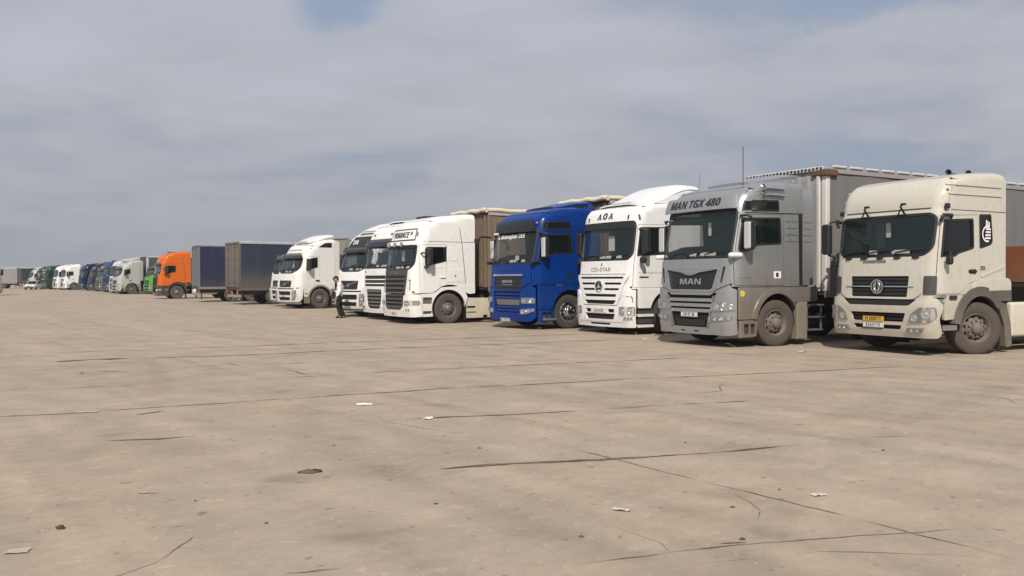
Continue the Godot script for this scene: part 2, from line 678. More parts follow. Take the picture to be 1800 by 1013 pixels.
	dirt = od
	# windscreen
	st = nst()
	panel(st, K.front, grow(ws, 0.012), [], -0.012, 0, 0.11)
	var wsn := obj("windscreen", st, M[P.get("wsmat", "windscreen")], o)
	st = nst()
	panel(st, K.front, grow(ws, 0.022), [grow(ws, -0.03)], 0.004, 0.02, 0.11)
	obj("windscreen_seal", st, M["black_plastic"], wsn)
	# doors
	for s in 2:
		var lf: Callable = K.left if s == 0 else K.right
		var cl := 0.16 if s == 0 else 0.3
		st = nst()
		panel(st, lf, door, [dw], 0.004, 0.03, cl)
		for ln in P.get("creases", []):
			panel(st, lf, ln, [], 0.012, 0.012, 0.3)
		var dn := obj("door", st, pm, o)
		st = nst()
		panel(st, lf, grow(dw, 0.012), [], -0.02, 0, 0.4)
		var wn := obj("window", st, M[P.get("dwmat", "side_glass")], dn)
		st = nst()
		panel(st, lf, grow(dw, 0.012), [grow(dw, -0.03)], 0.008, 0.03, 0.3)
		obj("window_seal", st, M["black_plastic"], dn)
		if P.has("handle"):
			var h: Vector2 = P.handle
			st = nst()
			panel(st, lf, soft(pv([h.x - 0.12, h.y - 0.035, h.x + 0.12, h.y - 0.045, h.x + 0.12, h.y + 0.045, h.x - 0.12, h.y + 0.035]), 0.03), [], 0.009, 0.01, 0.3)
			panel(st, lf, rr(h.x - 0.1, h.y - 0.018, h.x + 0.1, h.y + 0.022, 0.015), [], 0.04, 0.03, 0.3)
			obj("door_handle", st, M["black_plastic"] if not P.has("handle_mat") else M[P.handle_mat], dn)
		for wp in wins:
			st = nst()
			panel(st, lf, grow(wp, 0.01), [], -0.012, 0, 0.4)
			var w2 := obj("side_window", st, M[P.get("winmat", "side_glass")], o)
			st = nst()
			panel(st, lf, grow(wp, 0.02), [grow(wp, -0.02)], 0.004, 0.02, 0.4)
			obj("window_seal", st, M["black_plastic"], w2)
	return body

# ---------------------------------------------------------------- wheels
func make_wheel_meshes() -> void:
	paint = Color.WHITE
	dirt = 0.0
	var st := nst()
	# outer face towards -z; profile runs from the rim's lip over the tread to the inner side
	lathe(st, [Vector2(0.285, -0.135), Vector2(0.30, -0.152), Vector2(0.36, -0.164), Vector2(0.43, -0.166), Vector2(0.475, -0.160), Vector2(0.50, -0.150), Vector2(0.515, -0.128),
		Vector2(0.519, -0.10), Vector2(0.508, -0.097), Vector2(0.508, -0.085), Vector2(0.520, -0.082), Vector2(0.522, -0.035), Vector2(0.510, -0.032), Vector2(0.510, -0.02), Vector2(0.522, -0.017),
		Vector2(0.522, 0.017), Vector2(0.510, 0.02), Vector2(0.510, 0.032), Vector2(0.522, 0.035), Vector2(0.520, 0.082), Vector2(0.508, 0.085), Vector2(0.508, 0.097), Vector2(0.519, 0.10), Vector2(0.515, 0.128), Vector2(0.50, 0.150),
		Vector2(0.475, 0.160), Vector2(0.43, 0.166), Vector2(0.36, 0.164), Vector2(0.30, 0.152), Vector2(0.285, 0.135)], 48)
	for j in 64:   # shoulder blocks
		var a := TAU * j / 64
		box(st, Vector3(0.508, 0, -0.135), Vector3(0.022, 0.026, 0.026), Transform3D(Basis(Vector3(0, 0, 1), a), Vector3.ZERO))
	wheel_mesh["tyre"] = st.commit()
	var holes := func(i, j): return i == 4 and j % 4 < 2
	st = nst()
	lathe(st, [Vector2(0.30, -0.150), Vector2(0.288, -0.156), Vector2(0.275, -0.140), Vector2(0.262, -0.10), Vector2(0.245, -0.075), Vector2(0.205, -0.10), Vector2(0.185, -0.135), Vector2(0.13, -0.140), Vector2(0.115, -0.155), Vector2(0.112, -0.20), Vector2(0.095, -0.222), Vector2(0.0, -0.226)], 40, Transform3D(), holes)
	lathe(st, [Vector2(0.30, 0.15), Vector2(0.262, 0.10), Vector2(0.25, -0.02), Vector2(0.2, -0.03), Vector2(0.0, -0.03)], 24)
	for j in 10:
		var a := TAU * (j + 0.5) / 10
		lathe(st, [Vector2(0.021, -0.135), Vector2(0.019, -0.172), Vector2(0.0, -0.176)], 6, Transform3D(Basis(), Vector3(cos(a) * 0.158, sin(a) * 0.158, 0)))
	wheel_mesh["steer_rim"] = st.commit()
	holes = func(i, j): return i == 2 and j % 4 < 2
	st = nst()
	lathe(st, [Vector2(0.30, -0.150), Vector2(0.285, -0.155), Vector2(0.272, -0.06), Vector2(0.235, 0.03), Vector2(0.19, 0.05), Vector2(0.14, 0.05), Vector2(0.13, 0.0), Vector2(0.12, -0.06), Vector2(0.08, -0.08), Vector2(0.0, -0.085)], 40, Transform3D(), holes)
	lathe(st, [Vector2(0.3, 0.15), Vector2(0.262, 0.12), Vector2(0.2, 0.12), Vector2(0.0, 0.12)], 24)
	for j in 10:
		var a := TAU * (j + 0.5) / 10
		lathe(st, [Vector2(0.021, 0.05), Vector2(0.019, 0.015), Vector2(0.0, 0.012)], 6, Transform3D(Basis(), Vector3(cos(a) * 0.165, sin(a) * 0.165, 0)))
	wheel_mesh["drive_rim"] = st.commit()

func wheel(o: Node3D, at: Vector3, kind: String, rim: Material, tyre: Material, steer := 0.0) -> void:
	var n := sub("wheel", o)
	n.position = at
	n.rotation.y = (PI if at.z > 0 else 0.0) + steer
	n.rotation.z = 0.0
	obj("tyre", wheel_mesh["tyre"], tyre, n)
	obj("rim", wheel_mesh[kind], rim, n)

# Frame rails, axles, tank, mudguards, coupling and wheels behind and below the cab.
func chassis(o: Node3D, K: CabSkin, P := {}) -> void:
	var rim: Material = M[P.get("rim", "rim_dusty")]
	var ty: Material = M[P.get("tyre", "tyre_dusty")]
	var base: float = P.get("base", 3.7)
	var sw := deg_to_rad(P.get("steer", 0.0))
	var tw: float = K.w + P.get("track", 0.0)
	var od := dirt
	dirt = 0.0
	wheel(o, Vector3(0, 0.515, -(tw - 0.17)), "steer_rim", rim, ty, sw)
	wheel(o, Vector3(0, 0.515, tw - 0.17), "steer_rim", rim, ty, sw)
	if P.get("hind", true):
		for s in [-1, 1]:
			wheel(o, Vector3(-base, 0.515, s * (K.w - 0.18)), "drive_rim", rim, ty)
			wheel(o, Vector3(-base, 0.515, s * (K.w - 0.53)), "drive_rim", rim, ty)
	var st := nst()
	for s in [-1, 1]:
		box(st, Vector3(K.x0 - 0.5 - (base + 1.9) / 2, 0.86, s * 0.41), Vector3(base + 1.9, 0.27, 0.09))
	box(st, Vector3(0, 0.5, 0), Vector3(0.16, 0.16, K.w * 2 - 0.5))
	box(st, Vector3(-base, 0.515, 0), Vector3(0.3, 0.3, K.w * 2 - 0.5))
	box(st, Vector3(0.2, 0.75, 0), Vector3(1.7, 0.5, 0.75))
	for i in 5:
		box(st, Vector3(-0.9 - i * 0.9, 0.86, 0), Vector3(0.12, 0.2, 0.74))
	obj("chassis", st, M["dark_steel"], o)
	st = nst()
	lathe(st, [Vector2(0.0, 0.06), Vector2(0.45, 0.06), Vector2(0.5, 0.03), Vector2(0.5, -0.06)], 24, Transform3D(Basis(Vector3(1, 0, 0), -PI / 2), Vector3(-base + 0.2, 1.08, 0)))
	obj("fifth_wheel", st, M["dark_steel"], o)
	for s in [-1, 1]:
		if P.get("tank", true):
			st = nst()
			rbox(st, Vector3(-2.15, 0.62, s * (K.w - 0.36)), Vector3(1.1, 0.58, 0.62), 0.14)
			var tk := obj("fuel_tank", st, M[P.get("tank_mat", "dull_steel")], o)
			st = nst()
			for xx in [-1.85, -2.45]:
				rbox(st, Vector3(xx, 0.62, s * (K.w - 0.36)), Vector3(0.05, 0.6, 0.64), 0.14)
			obj("tank_strap", st, M["dark_steel"], tk)
		st = nst()
		# rounded liner over the front wheel
		var a0: float = P.get("liner_from", -5.0)
		for i in 14:
			var t0 := deg_to_rad(lerpf(a0, 185.0, i / 14.0))
			var t1 := deg_to_rad(lerpf(a0, 185.0, (i + 1) / 14.0))
			var rw := 0.60
			var p := Vector3(-cos(t0) * rw, 0.52 + sin(t0) * rw, 0)
			var q := Vector3(-cos(t1) * rw, 0.52 + sin(t1) * rw, 0)
			var z0 := Vector3(0, 0, s * (K.w - 0.03))
			var z1 := Vector3(0, 0, s * (K.w - 0.6))
			quad(st, p + z0, q + z0, q + z1, p + z1, Vector3(cos((t0 + t1) / 2), -sin((t0 + t1) / 2), 0))
		obj("wheel_arch_liner", st, M["black_plastic"], o)
		if P.get("flap", true):
			st = nst()
			rbox(st, Vector3(-0.68, 0.42, s * (K.w - 0.2)), Vector3(0.05, 0.7, 0.36), 0.015)
			obj("mud_flap", st, M[P.get("flap_mat", "black_plastic")], o)
		if P.get("hind", true):
			st = nst()
			for i in 10:
				var t0 := deg_to_rad(lerpf(10, 170, i / 10.0))
				var t1 := deg_to_rad(lerpf(10, 170, (i + 1) / 10.0))
				var p := Vector3(-base - cos(t0) * 0.6, 0.52 + sin(t0) * 0.6, 0)
				var q := Vector3(-base - cos(t1) * 0.6, 0.52 + sin(t1) * 0.6, 0)
				quad(st, p + Vector3(0, 0, s * K.w), q + Vector3(0, 0, s * K.w), q + Vector3(0, 0, s * (K.w - 0.66)), p + Vector3(0, 0, s * (K.w - 0.66)), Vector3(-cos((t0 + t1) / 2), sin((t0 + t1) / 2), 0))
			obj("rear_mudguard", st, M["black_plastic"], o)
	dirt = od

# Door mirror: arms and a housing that stands off the door; its glass looks backwards.
func mirror(o: Node3D, K: CabSkin, d: float, y0: float, y1: float, wide: float, out: float, m: Material, face: Material = null, arms := true) -> void:
	for s in [-1, 1]:
		var n := sub("mirror", o)
		var z: float = K.w + out + wide / 2
		var st := nst()
		rbox(st, Vector3(K.x0 - d, (y0 + y1) / 2, s * z), Vector3(0.15, y1 - y0, wide), 0.05, Transform3D(), 3)
		obj("mirror_housing", st, m, n)
		if face:
			st = nst()
			rbox(st, Vector3(K.x0 - d + 0.045, (y0 + y1) / 2, s * z), Vector3(0.09, y1 - y0 - 0.05, wide - 0.04), 0.04, Transform3D(), 3)
			obj("mirror_cover", st, face, n)
		st = nst()
		rbox(st, Vector3(K.x0 - d - 0.074, (y0 + y1) / 2, s * z), Vector3(0.008, y1 - y0 - 0.07, wide - 0.05), 0.003)
		obj("mirror_pane", st, M["mirror_glass"], n)
		if arms:
			st = nst()
			for yy in [y0 + 0.02, y1 - 0.02]:
				tube(st, [Vector3(K.x0 - d, yy, s * z), Vector3(K.x0 - d, yy + (0.03 if yy > y0 + 0.1 else -0.04), s * (K.w + out * 0.5)), Vector3(K.x0 - d + 0.02, yy + (0.03 if yy > y0 + 0.1 else -0.05), s * (K.w - 0.04))], 0.025, 6)
			obj("mirror_arm", st, M["black_plastic"], n)

func slat_rows(g: Node, K: CabSkin, rows: Array, hgt: float, m: Material, off := 0.02, depth := 0.05, n := "slat") -> void:
	for rw in rows:   # [y, half width]
		var st := nst()
		panel(st, K.wrap, soft(pv([-rw[1], rw[0] - hgt / 2, rw[1], rw[0] - hgt / 2, rw[1], rw[0] + hgt / 2, -rw[1], rw[0] + hgt / 2]), hgt * 0.3, 2), [], off, depth, 0.3)
		obj(n, st, m, g)

# Headlamps as a dark bowl with bright reflectors under a clear lens, on both sides.
func lamp(o: Node3D, K: CabSkin, poly: PackedVector2Array, bulbs: Array, off := 0.02, n := "headlight", bezel := "black_plastic") -> void:
	for s in [1, -1]:
		var pg := poly if s == 1 else mir(poly)
		var st := nst()
		panel(st, K.wrap, pg, [], off, 0.04, 0.2)
		var h := obj(n, st, M[bezel], o)
		for b in bulbs:
			st = nst()
			var q := Vector2(b[0] * s, b[1])
			var nn := norm_of(K.wrap, q)
			var at: Vector3 = K.wrap(q) + nn * (off + 0.003)
			var xf := Transform3D(Basis(Quaternion(Vector3(0, 0, 1), nn)), at)
			lathe(st, [Vector2(b[2], 0.016), Vector2(b[2] * 0.92, 0.018), Vector2(b[2] * 0.75, 0.006), Vector2(b[2] * 0.4, 0.001), Vector2(b[2] * 0.3, 0.012), Vector2(0, 0.018)], 16, xf)
			obj("reflector", st, M["reflector"], h)
		st = nst()
		panel(st, K.wrap, pg, [], off + 0.035, 0.034, 0.2)
		obj("lens", st, M["lens"], h)

func plate(o: Node3D, K: CabSkin, x: float, y: float, wd: float, ht: float, text: String, back: String, off := 0.03, font := "Droid Sans", stretch := 1.0) -> void:
	var st := nst()
	panel(st, K.wrap, rr(x - wd / 2, y - ht / 2, x + wd / 2, y + ht / 2, 0.012), [], off, 0.012, 0.2)
	var p := obj("licence_plate", st, M[back], o)
	st = nst()
	panel(st, K.wrap, rr(x - wd / 2 + 0.006, y - ht / 2 + 0.006, x + wd / 2 - 0.006, y + ht / 2 - 0.006, 0.01), [rr(x - wd / 2 + 0.011, y - ht / 2 + 0.011, x + wd / 2 - 0.011, y + ht / 2 - 0.011, 0.008)], off + 0.002, 0.001, 0.2)
	obj("plate_border", st, M["black_print"], p)
	letters("plate_number", p, text, K.wrap, Vector2(x, y), ht * 0.62, M["black_print"], off + 0.001, 0.0, stretch, true, font, 0.003)

func wipers(o: Node3D, K: CabSkin, y: float, xs: Array, ln := 0.62) -> void:
	for x in xs:
		var st := nst()
		var a := []
		for i in 6:
			var t := i / 5.0
			var q := Vector2(x + ln * t, y + 0.05 * sin(t * 2.2))
			a.append(K.front(q) + norm_of(K.front, q) * 0.035)
		tube(st, a, 0.012, 5)
		var q0 := Vector2(x, y - 0.06)
		tube(st, [K.front(q0) + Vector3(0.02, 0, 0), K.front(Vector2(x + 0.03, y)) + Vector3(0.05, 0, 0), a[3]], 0.016, 5)
		obj("wiper", st, M["black_plastic"], o)

# ---------------------------------------------------------------- trailers (their own thing: they uncouple)
# Axes as for trucks, with the origin on the ground under the front wall.
func trailer(n: String, label: String, where: Transform3D, P: Dictionary, group := "trailers coupled behind the parked trucks") -> Node3D:
	var o := thing(n, label, "trailer", group)
	o.transform = where
	var L: float = P.get("len", 13.4)
	var W: float = P.get("half", 1.25)
	var H: float = P.get("top", 3.95)
	var B: float = P.get("bed", 1.2)
	var col: Color = P.get("color", Color(0.3, 0.3, 0.3))
	var cover: Color = P.get("cover", Color(0.5, 0.5, 0.48))
	var face: Color = P.get("face", col)
	var post: Color = P.get("post", Color(0.5, 0.5, 0.48))
	cen = Vector3(-L / 2, (H + B) / 2, 0)
	dirt = P.get("dirt", 0.3)
	var dust := dirt_c
	dirt_c = P.get("dirt_c", dirt_c)
	dirt_y = P.get("dirt_y", B + 0.6)
	var kind: String = P.get("kind", "curtain")
	var ty: Material = M["tyre_dusty"]
	var st := nst()
	if kind == "curtain":
		for s in [-1, 1]:
			paint = col
			st = nst()
			var bays := int(L / 0.55)
			var lift := func(p): return Vector3(-p.x, p.y, s * (W + 0.012 * cos(p.x / 0.55 * TAU) * sin(clampf((H - p.y) / (H - B), 0, 1) * PI) + 0.008 * sin(p.x * 3.1 + p.y * 2.3)))
			var sp := pv([0.14, B + 0.02, L - 0.1, B + 0.02, L - 0.1, H - 0.12, 0.14, H - 0.12])
			panel(st, lift, sp, [], 0, 0.02, P.get("cell", 0.14), 0.3)
			obj("side_curtain", st, M["cloth"], o)
			paint = P.get("rail", Color(0.42, 0.41, 0.39))
			st = nst()
			box(st, Vector3(-L / 2, H - 0.065, s * (W + 0.005)), Vector3(L, 0.11, 0.05))
			obj("top_rail", st, M["plastic"], o)
			paint = P.get("sill", Color(0.2, 0.19, 0.18))
			st = nst()
			box(st, Vector3(-L / 2, B - 0.05, s * (W - 0.01)), Vector3(L, 0.16, 0.06))
			obj("side_rail", st, M["plastic"], o)
		# front wall with corner posts
		paint = face
		st = nst()
		box(st, Vector3(-0.04, (B + H) / 2, 0), Vector3(0.06, H - B - 0.1, W * 2 - 0.3))
		for i in 9:
			box(st, Vector3(0.0, (B + H) / 2, -W + 0.3 + i * (W * 2 - 0.6) / 8), Vector3(0.03, H - B - 0.3, 0.06))
		obj("front_wall", st, M["plastic"], o)
		paint = post
		for s in [-1, 1]:
			st = nst()
			rbox(st, Vector3(-0.07, (B + H) / 2 - 0.04, s * (W - 0.06)), Vector3(0.15, H - B - 0.1, 0.15), 0.03)
			rbox(st, Vector3(0.02, (B + H) / 2 - 0.04, s * (W - 0.2)), Vector3(0.06, H - B - 0.1, 0.1), 0.02)
			obj("corner_post", st, M["plastic"], o)
		# rear doors
		paint = P.get("rear", post)
		for s in [-1, 1]:
			st = nst()
			rbox(st, Vector3(-L + 0.03, (B + H) / 2 - 0.03, s * (W / 2 + 0.005)), Vector3(0.06, H - B - 0.16, W - 0.06), 0.012)
			for i in 4:
				box(st, Vector3(-L - 0.012, B + 0.4 + i * (H - B - 0.7) / 3, s * (W / 2)), Vector3(0.03, 0.06, W - 0.16))
			var dr := obj("rear_door", st, M["plastic"], o)
			st = nst()
			for zz in [0.16, W - 0.22]:
				tube(st, [Vector3(-L - 0.035, B + 0.08, s * zz), Vector3(-L - 0.035, H - 0.16, s * zz)], 0.018, 6)
			obj("locking_bar", st, M["dull_steel"], dr)
		st = nst()
		for s in [-1, 1]:
			box(st, Vector3(-L + 0.02, (B + H) / 2, s * (W - 0.02)), Vector3(0.14, H - B, 0.06))
		box(st, Vector3(-L + 0.02, H - 0.06, 0), Vector3(0.14, 0.12, W * 2 - 0.08))
		obj("rear_frame", st, M["plastic"], o)
		# tarpaulin roof lying over hoops, its edge lapping down between them
		paint = cover
		dirt = 0.15
		st = nst()
		var sag := func(p): return Vector3(-p.x, H + 0.015 + 0.03 * absf(cos(p.x / 0.6 * PI)) - 0.05 * pow(absf(p.y) / W, 8) * (0.4 + 0.6 * absf(sin(p.x / 0.6 * PI))), p.y)
		cen = Vector3(-L / 2, 0, 0)
		panel(st, sag, pv([-0.03, -W - 0.03, L, -W - 0.03, L, W + 0.03, -0.03, W + 0.03]), [], 0, 0.06, 0.1 if P.get("near", false) else 0.3, 0.3)
		var rf := obj("roof_tarpaulin", st, M["cloth"], o)
		if P.get("near", false):
			st = nst()
			rbox(st, Vector3(0.03, H - 0.02, 0), Vector3(0.05, 0.11, W * 2 - 0.1), 0.02)
			obj("front_rail", st, M["cloth"], rf)
			for i in 22:
				st = nst()
				rbox(st, Vector3(0.062, H - 0.015 + 0.008 * sin(i * 1.7), -W + 0.1 + i * (W * 2 - 0.2) / 21), Vector3(0.03, 0.05, 0.055), 0.012)
				obj("eyelet", st, M["dark_steel"], rf)
			for i in 22:
				st = nst()
				rbox(st, Vector3(-0.45 - i * 0.6, H + 0.03, -W - 0.015), Vector3(0.46, 0.07, 0.09), 0.03)
				obj("tarpaulin_roll", st, M["cloth"], rf)
			st = nst()
			for s in [-1, 1]:
				rbox(st, Vector3(-0.13, H - 0.12, s * (W - 0.02)), Vector3(0.42, 0.16, 0.2), 0.03)
				rbox(st, Vector3(0.0, H - 0.12, s * (W - 0.22)), Vector3(0.14, 0.14, 0.3), 0.03)
			obj("corner_casting", st, M["rusty"], o)
		if P.has("roll"):
			paint = P.roll
			dirt = 0.2
			st = nst()
			for s in [-1, 1]:
				var pts := []
				for i in 30:
					pts.append(Vector3(0.05 - i * L / 29.0, H + 0.05 + 0.018 * sin(i * 2.1), s * (W - 0.02 + 0.015 * sin(i * 1.3))))
				tube(st, pts, 0.085, 7)
			var fp := []
			for i in 12:
				fp.append(Vector3(0.06 + 0.015 * sin(i * 2.0), H + 0.05 + 0.02 * sin(i * 1.7), -W + i * W * 2 / 11.0))
			tube(st, fp, 0.09, 7)
			obj("rolled_tarpaulin", st, M["cloth"], o)
	elif kind == "dropside":
		paint = col
		for s in [-1, 1]:
			for i in 4:
				st = nst()
				rbox(st, Vector3(-L / 2, B + 0.14 + i * 0.172, s * W), Vector3(L - 0.1, 0.155, 0.05), 0.012)
				obj("board", st, M["plastic"], o)
			st = nst()
			for i in 5:
				box(st, Vector3(-0.06 - i * (L - 0.12) / 4, B + 0.38, s * (W + 0.01)), Vector3(0.1, 0.76, 0.07))
			obj("stake", st, M["dark_steel"], o)
		st = nst()
		box(st, Vector3(-0.03, B + 0.42, 0), Vector3(0.06, 0.74, W * 2 - 0.1))
		obj("headboard", st, M["plastic"], o)
		st = nst()
		box(st, Vector3(-L + 0.03, B + 0.4, 0), Vector3(0.06, 0.7, W * 2 - 0.1))
		obj("tailboard", st, M["plastic"], o)
		paint = Color(0.12, 0.1, 0.08)
	# bed and running gear
	dirt_c = dust
	paint = Color(0.03, 0.029, 0.028)
	dirt = 0.35
	dirt_y = 1.3
	st = nst()
	box(st, Vector3(-L / 2, B - 0.02, 0), Vector3(L - 0.06, 0.1, W * 2 - 0.1))
	for s in [-1, 1]:
		box(st, Vector3(-L / 2, B - 0.22, s * 0.5), Vector3(L - 0.3, 0.34, 0.12))
	for i in 3:
		box(st, Vector3(-L + 2.2 + i * 1.31, 0.515, 0), Vector3(0.16, 0.16, W * 2 - 0.6))
	obj("trailer_frame", st, M["plastic"], o)
	for i in 3:
		for s in [-1, 1]:
			wheel(o, Vector3(-L + 2.2 + i * 1.31, 0.515, s * (W - 0.2)), "steer_rim", M["rim_dusty"], ty)
	for s in [-1, 1]:
		st = nst()
		box(st, Vector3(-2.7, 0.65, s * 0.75), Vector3(0.14, 0.95, 0.14))
		box(st, Vector3(-2.7, 0.2, s * 0.75), Vector3(0.24, 0.05, 0.3))
		obj("landing_leg", st, M["dark_steel"], o)
	paint = P.get("bumper", Color(0.3, 0.27, 0.23))
	st = nst()
	box(st, Vector3(-L + 0.1, 0.52, 0), Vector3(0.08, 0.16, W * 2 - 0.1))
	for s in [-1, 1]:
		box(st, Vector3(-L + 0.13, 0.8, s * 0.5), Vector3(0.06, 0.6, 0.1))
	obj("underrun_bar", st, M["plastic"], o)
	for s in [-1, 1]:
		st = nst()
		rbox(st, Vector3(-L - 0.02, B - 0.12, s * (W - 0.25)), Vector3(0.05, 0.12, 0.36), 0.015)
		obj("tail_light", st, M["red_lens"], o)
		st = nst()
		rbox(st, Vector3(-L + 0.2, 0.45, s * (W - 0.2)), Vector3(0.03, 0.5, 0.4), 0.01)
		obj("mud_flap", st, M["black_plastic"], o)
	dirt = 0.0
	return o

# ---------------------------------------------------------------- the trucks
func pose(x: float, depth: float, deg: float, w: float) -> Transform3D:   # where the tyre nearest the yard meets the ground
	var a := deg_to_rad(deg)
	var f := Vector3(-sin(a), 0, cos(a))
	var r := Vector3(-cos(a), 0, -sin(a))
	return Transform3D(Basis(f, Vector3.UP, r), Vector3(x, 0, -depth) + r * w)

func behind(t: Transform3D, dist: float) -> Transform3D:
	return Transform3D(t.basis, t.origin - t.basis.x * dist)

func strip(o: Node, n: String, lift: Callable, poly: PackedVector2Array, m: Material, off := 0.006, depth := 0.006, holes := [], cell := 0.2) -> MeshInstance3D:
	var st := nst()
	panel(st, lift, poly, holes, off, depth, cell)
	return obj(n, st, m, o)

func both(o: Node, n: String, K: CabSkin, poly: PackedVector2Array, m: Material, off := 0.006, depth := 0.006, holes := [], cell := 0.2) -> Array:
	return [strip(o, n, K.left, poly, m, off, depth, holes, cell), strip(o, n, K.right, poly, m, off, depth, holes, cell * 1.5)]

# Cream high-roofed truck with a wide low face.
func truck_cream(label: String) -> Array:
	var o := thing("truck", label, "truck", "trucks parked in a row")
	var K := CabSkin.new()
	K.x0 = 1.45; K.w = 1.24; K.r = 0.27; K.bow = 0.07; K.er = 0.16; K.rear = 2.28
	K.prof = [[0.3, 0.05], [0.5, 0.0], [1.0, 0.0], [1.2, 0.03], [1.55, 0.05], [1.95, 0.09], [2.78, 0.2], [2.88, 0.24], [2.96, 0.24], [3.15, 0.29], [3.32, 0.38], [3.44, 0.5], [3.5, 0.6]]
	K.roof = [[0.6, 3.5], [0.8, 3.56], [1.1, 3.6], [1.6, 3.64], [2.05, 3.66], [2.15, 3.64], [2.28, 3.55]]
	paint = Color(0.56, 0.54, 0.465); dirt = 0.5; dirt_y = 1.35
	var ws := soft(sym([1.02, 2.78, 1.14, 2.7, 1.12, 2.12, 0.96, 1.97]), 0.09)
	var door := soft(pv([0.13, 2.72, 1.38, 2.77, 1.42, 1.48, 1.1, 1.42, 0.95, 1.3, 0.8, 1.22, 0.15, 1.22]), 0.05)
	var dwin := soft(pv([0.26, 2.64, 1.22, 2.69, 1.24, 2.11, 0.74, 2.0, 0.68, 1.95, 0.24, 1.92]), 0.05)
	var qw := soft(pv([1.43, 2.77, 1.78, 2.78, 1.83, 2.26, 1.78, 2.2, 1.45, 2.12]), 0.03)
	cab(o, K, {"yf": 1.02, "ys": 1.2, "ws": ws, "door": door, "dwin": dwin, "wins": [qw], "arch": [1.45, 0.55, 0.78], "hang": [[-0.05, 2.36, 2.66, 0.11]], "handle": Vector2(1.2, 1.65), "dwmat": "dark_glass", "winmat": "dark_glass",
		"creases": [pv([1.46, 1.56, 2.2, 1.76, 2.22, 1.72, 1.5, 1.53])]})
	# seam between the roof dome and the cab, with two pressed ribs on its side
	strip(o, "roof_seam", K.front, pv([-1.0, 2.87, 1.0, 2.87, 1.0, 2.90, -1.0, 2.90]), M["grey_plastic"], 0.004, 0.004)
	both(o, "roof_seam", K, pv([0.4, 2.845, 2.27, 2.84, 2.27, 2.855, 0.4, 2.86]), M["grey_plastic"], 0.003, 0.003)
	both(o, "roof_rib", K, rr(0.52, 3.335, 2.12, 3.365, 0.012), M["paint"], 0.02, 0.02)
	both(o, "roof_rib", K, rr(0.5, 3.155, 2.12, 3.185, 0.012), M["paint"], 0.02, 0.02)
	both(o, "roof_vent", K, circ(0.5, 3.24, 0.022, 10), M["black_plastic"], 0.006, 0.005)
	both(o, "roof_joint", K, pv([0.42, 2.86, 0.435, 2.86, 0.655, 3.42, 0.645, 3.42]), M["galvanised"], 0.002, 0.002)
	# bonnet and grille
	var bon := soft(sym([0.95, 1.9, 0.95, 1.2, 0.78, 1.1]), 0.04)
	var gr := soft(sym([0.69, 1.56, 0.66, 1.14]), 0.03)
	var bn := strip(o, "bonnet_panel", K.wrap, bon, M["paint"], 0.03, 0.05, [gr], 0.12)
	letters("model_name", bn, "DONGFENG", K.wrap, Vector2(-0.12, 1.86), 0.06, M["rim_grey"], 0.034, 0.0, 1.2)
	var g := strip(o, "grille", K.wrap, grow(gr, 0.01), M["gap"], 0.007, 0.02)
	slat_rows(g, K, [[1.2, 0.66], [1.285, 0.665], [1.42, 0.67], [1.5, 0.68]], 0.045, M["black_plastic"], 0.02, 0.03)
	strip(g, "trim_bar", K.wrap, rr(-0.8, 1.34, 0.8, 1.362, 0.008), M["chrome"], 0.045, 0.03)
	var st := nst()
	var at: Vector3 = K.wrap(Vector2(0, 1.35)) + Vector3(0.05, 0, 0)
	var xf := Transform3D(Basis(Vector3(0, 1, 0), PI / 2), at)
	lathe(st, [Vector2(0.12, 0.0), Vector2(0.145, 0.0), Vector2(0.15, 0.012), Vector2(0.145, 0.024), Vector2(0.125, 0.024), Vector2(0.12, 0.01)], 28, xf)
	for s in [1.0, -1.0]:   # the two turning leaves inside the ring
		var pts := []
		for i in 11:
			var t := i / 10.0
			pts.append(at + Vector3(0.016, lerpf(-0.105, 0.105, t), s * (0.022 + 0.055 * sin(t * PI))))
		tube(st, pts, 0.016, 6)
		tube(st, [at + Vector3(0.016, -0.09, s * 0.02), at + Vector3(0.016, 0.0, s * 0.045), at + Vector3(0.016, 0.09, s * 0.02)], 0.013, 6)
	obj("emblem", st, M["chrome"], g)
	st = nst()
	lathe(st, [Vector2(0.13, 0.004), Vector2(0.0, 0.004)], 24, xf)
	obj("emblem_back", st, M["dark_steel"], g)
	# corner air ducts
	for s in [1, -1]:
		var q := rr(0.99, 1.2, 1.22, 1.56, 0.03)
		strip(o, "corner_vent", K.wrap, q if s == 1 else mir(q), M["grey_plastic"], 0.02, 0.03)
	# black gap under the bonnet, bumper with its intakes
	strip(o, "shadow_gap", K.wrap, sym([1.33, 1.1, 1.33, 0.9]), M["gap"], 0.006, 0.0)
	var lip := sym([0.88, 1.12, 0.74, 1.06, 0.74, 0.98, 0.84, 0.98, 0.98, 1.1])
	strip(o, "lower_trim", K.wrap, soft(sym([0.76, 1.07, 0.7, 0.98]), 0.02), M["black_plastic"], 0.01, 0.03)
	var up := soft(sym([0.66, 0.83, 0.6, 0.65]), 0.03)
	var dn := soft(sym([0.58, 0.585, 0.54, 0.5]), 0.02)
	var L := K.w - K.r + K.r * 1.25 + 0.32
	var bump := soft(sym([0.72, 0.975, 0.9, 1.11, 1.22, 1.13, 1.36, 0.98, L - 0.35, 0.72, L - 0.3, 0.46, 1.25, 0.36, 0.0, 0.36]), 0.04)
	var bu := strip(o, "bumper", K.wrap, bump, M["paint"], 0.045, 0.06, [up, dn], 0.1)
	for ho in [up, dn]:
		strip(bu, "intake", K.wrap, grow(ho, 0.01), M["gap"], -0.02, 0.0)
	slat_rows(bu, K, [[0.7, 0.62], [0.78, 0.64]], 0.02, M["black_plastic"], 0.01, 0.03)
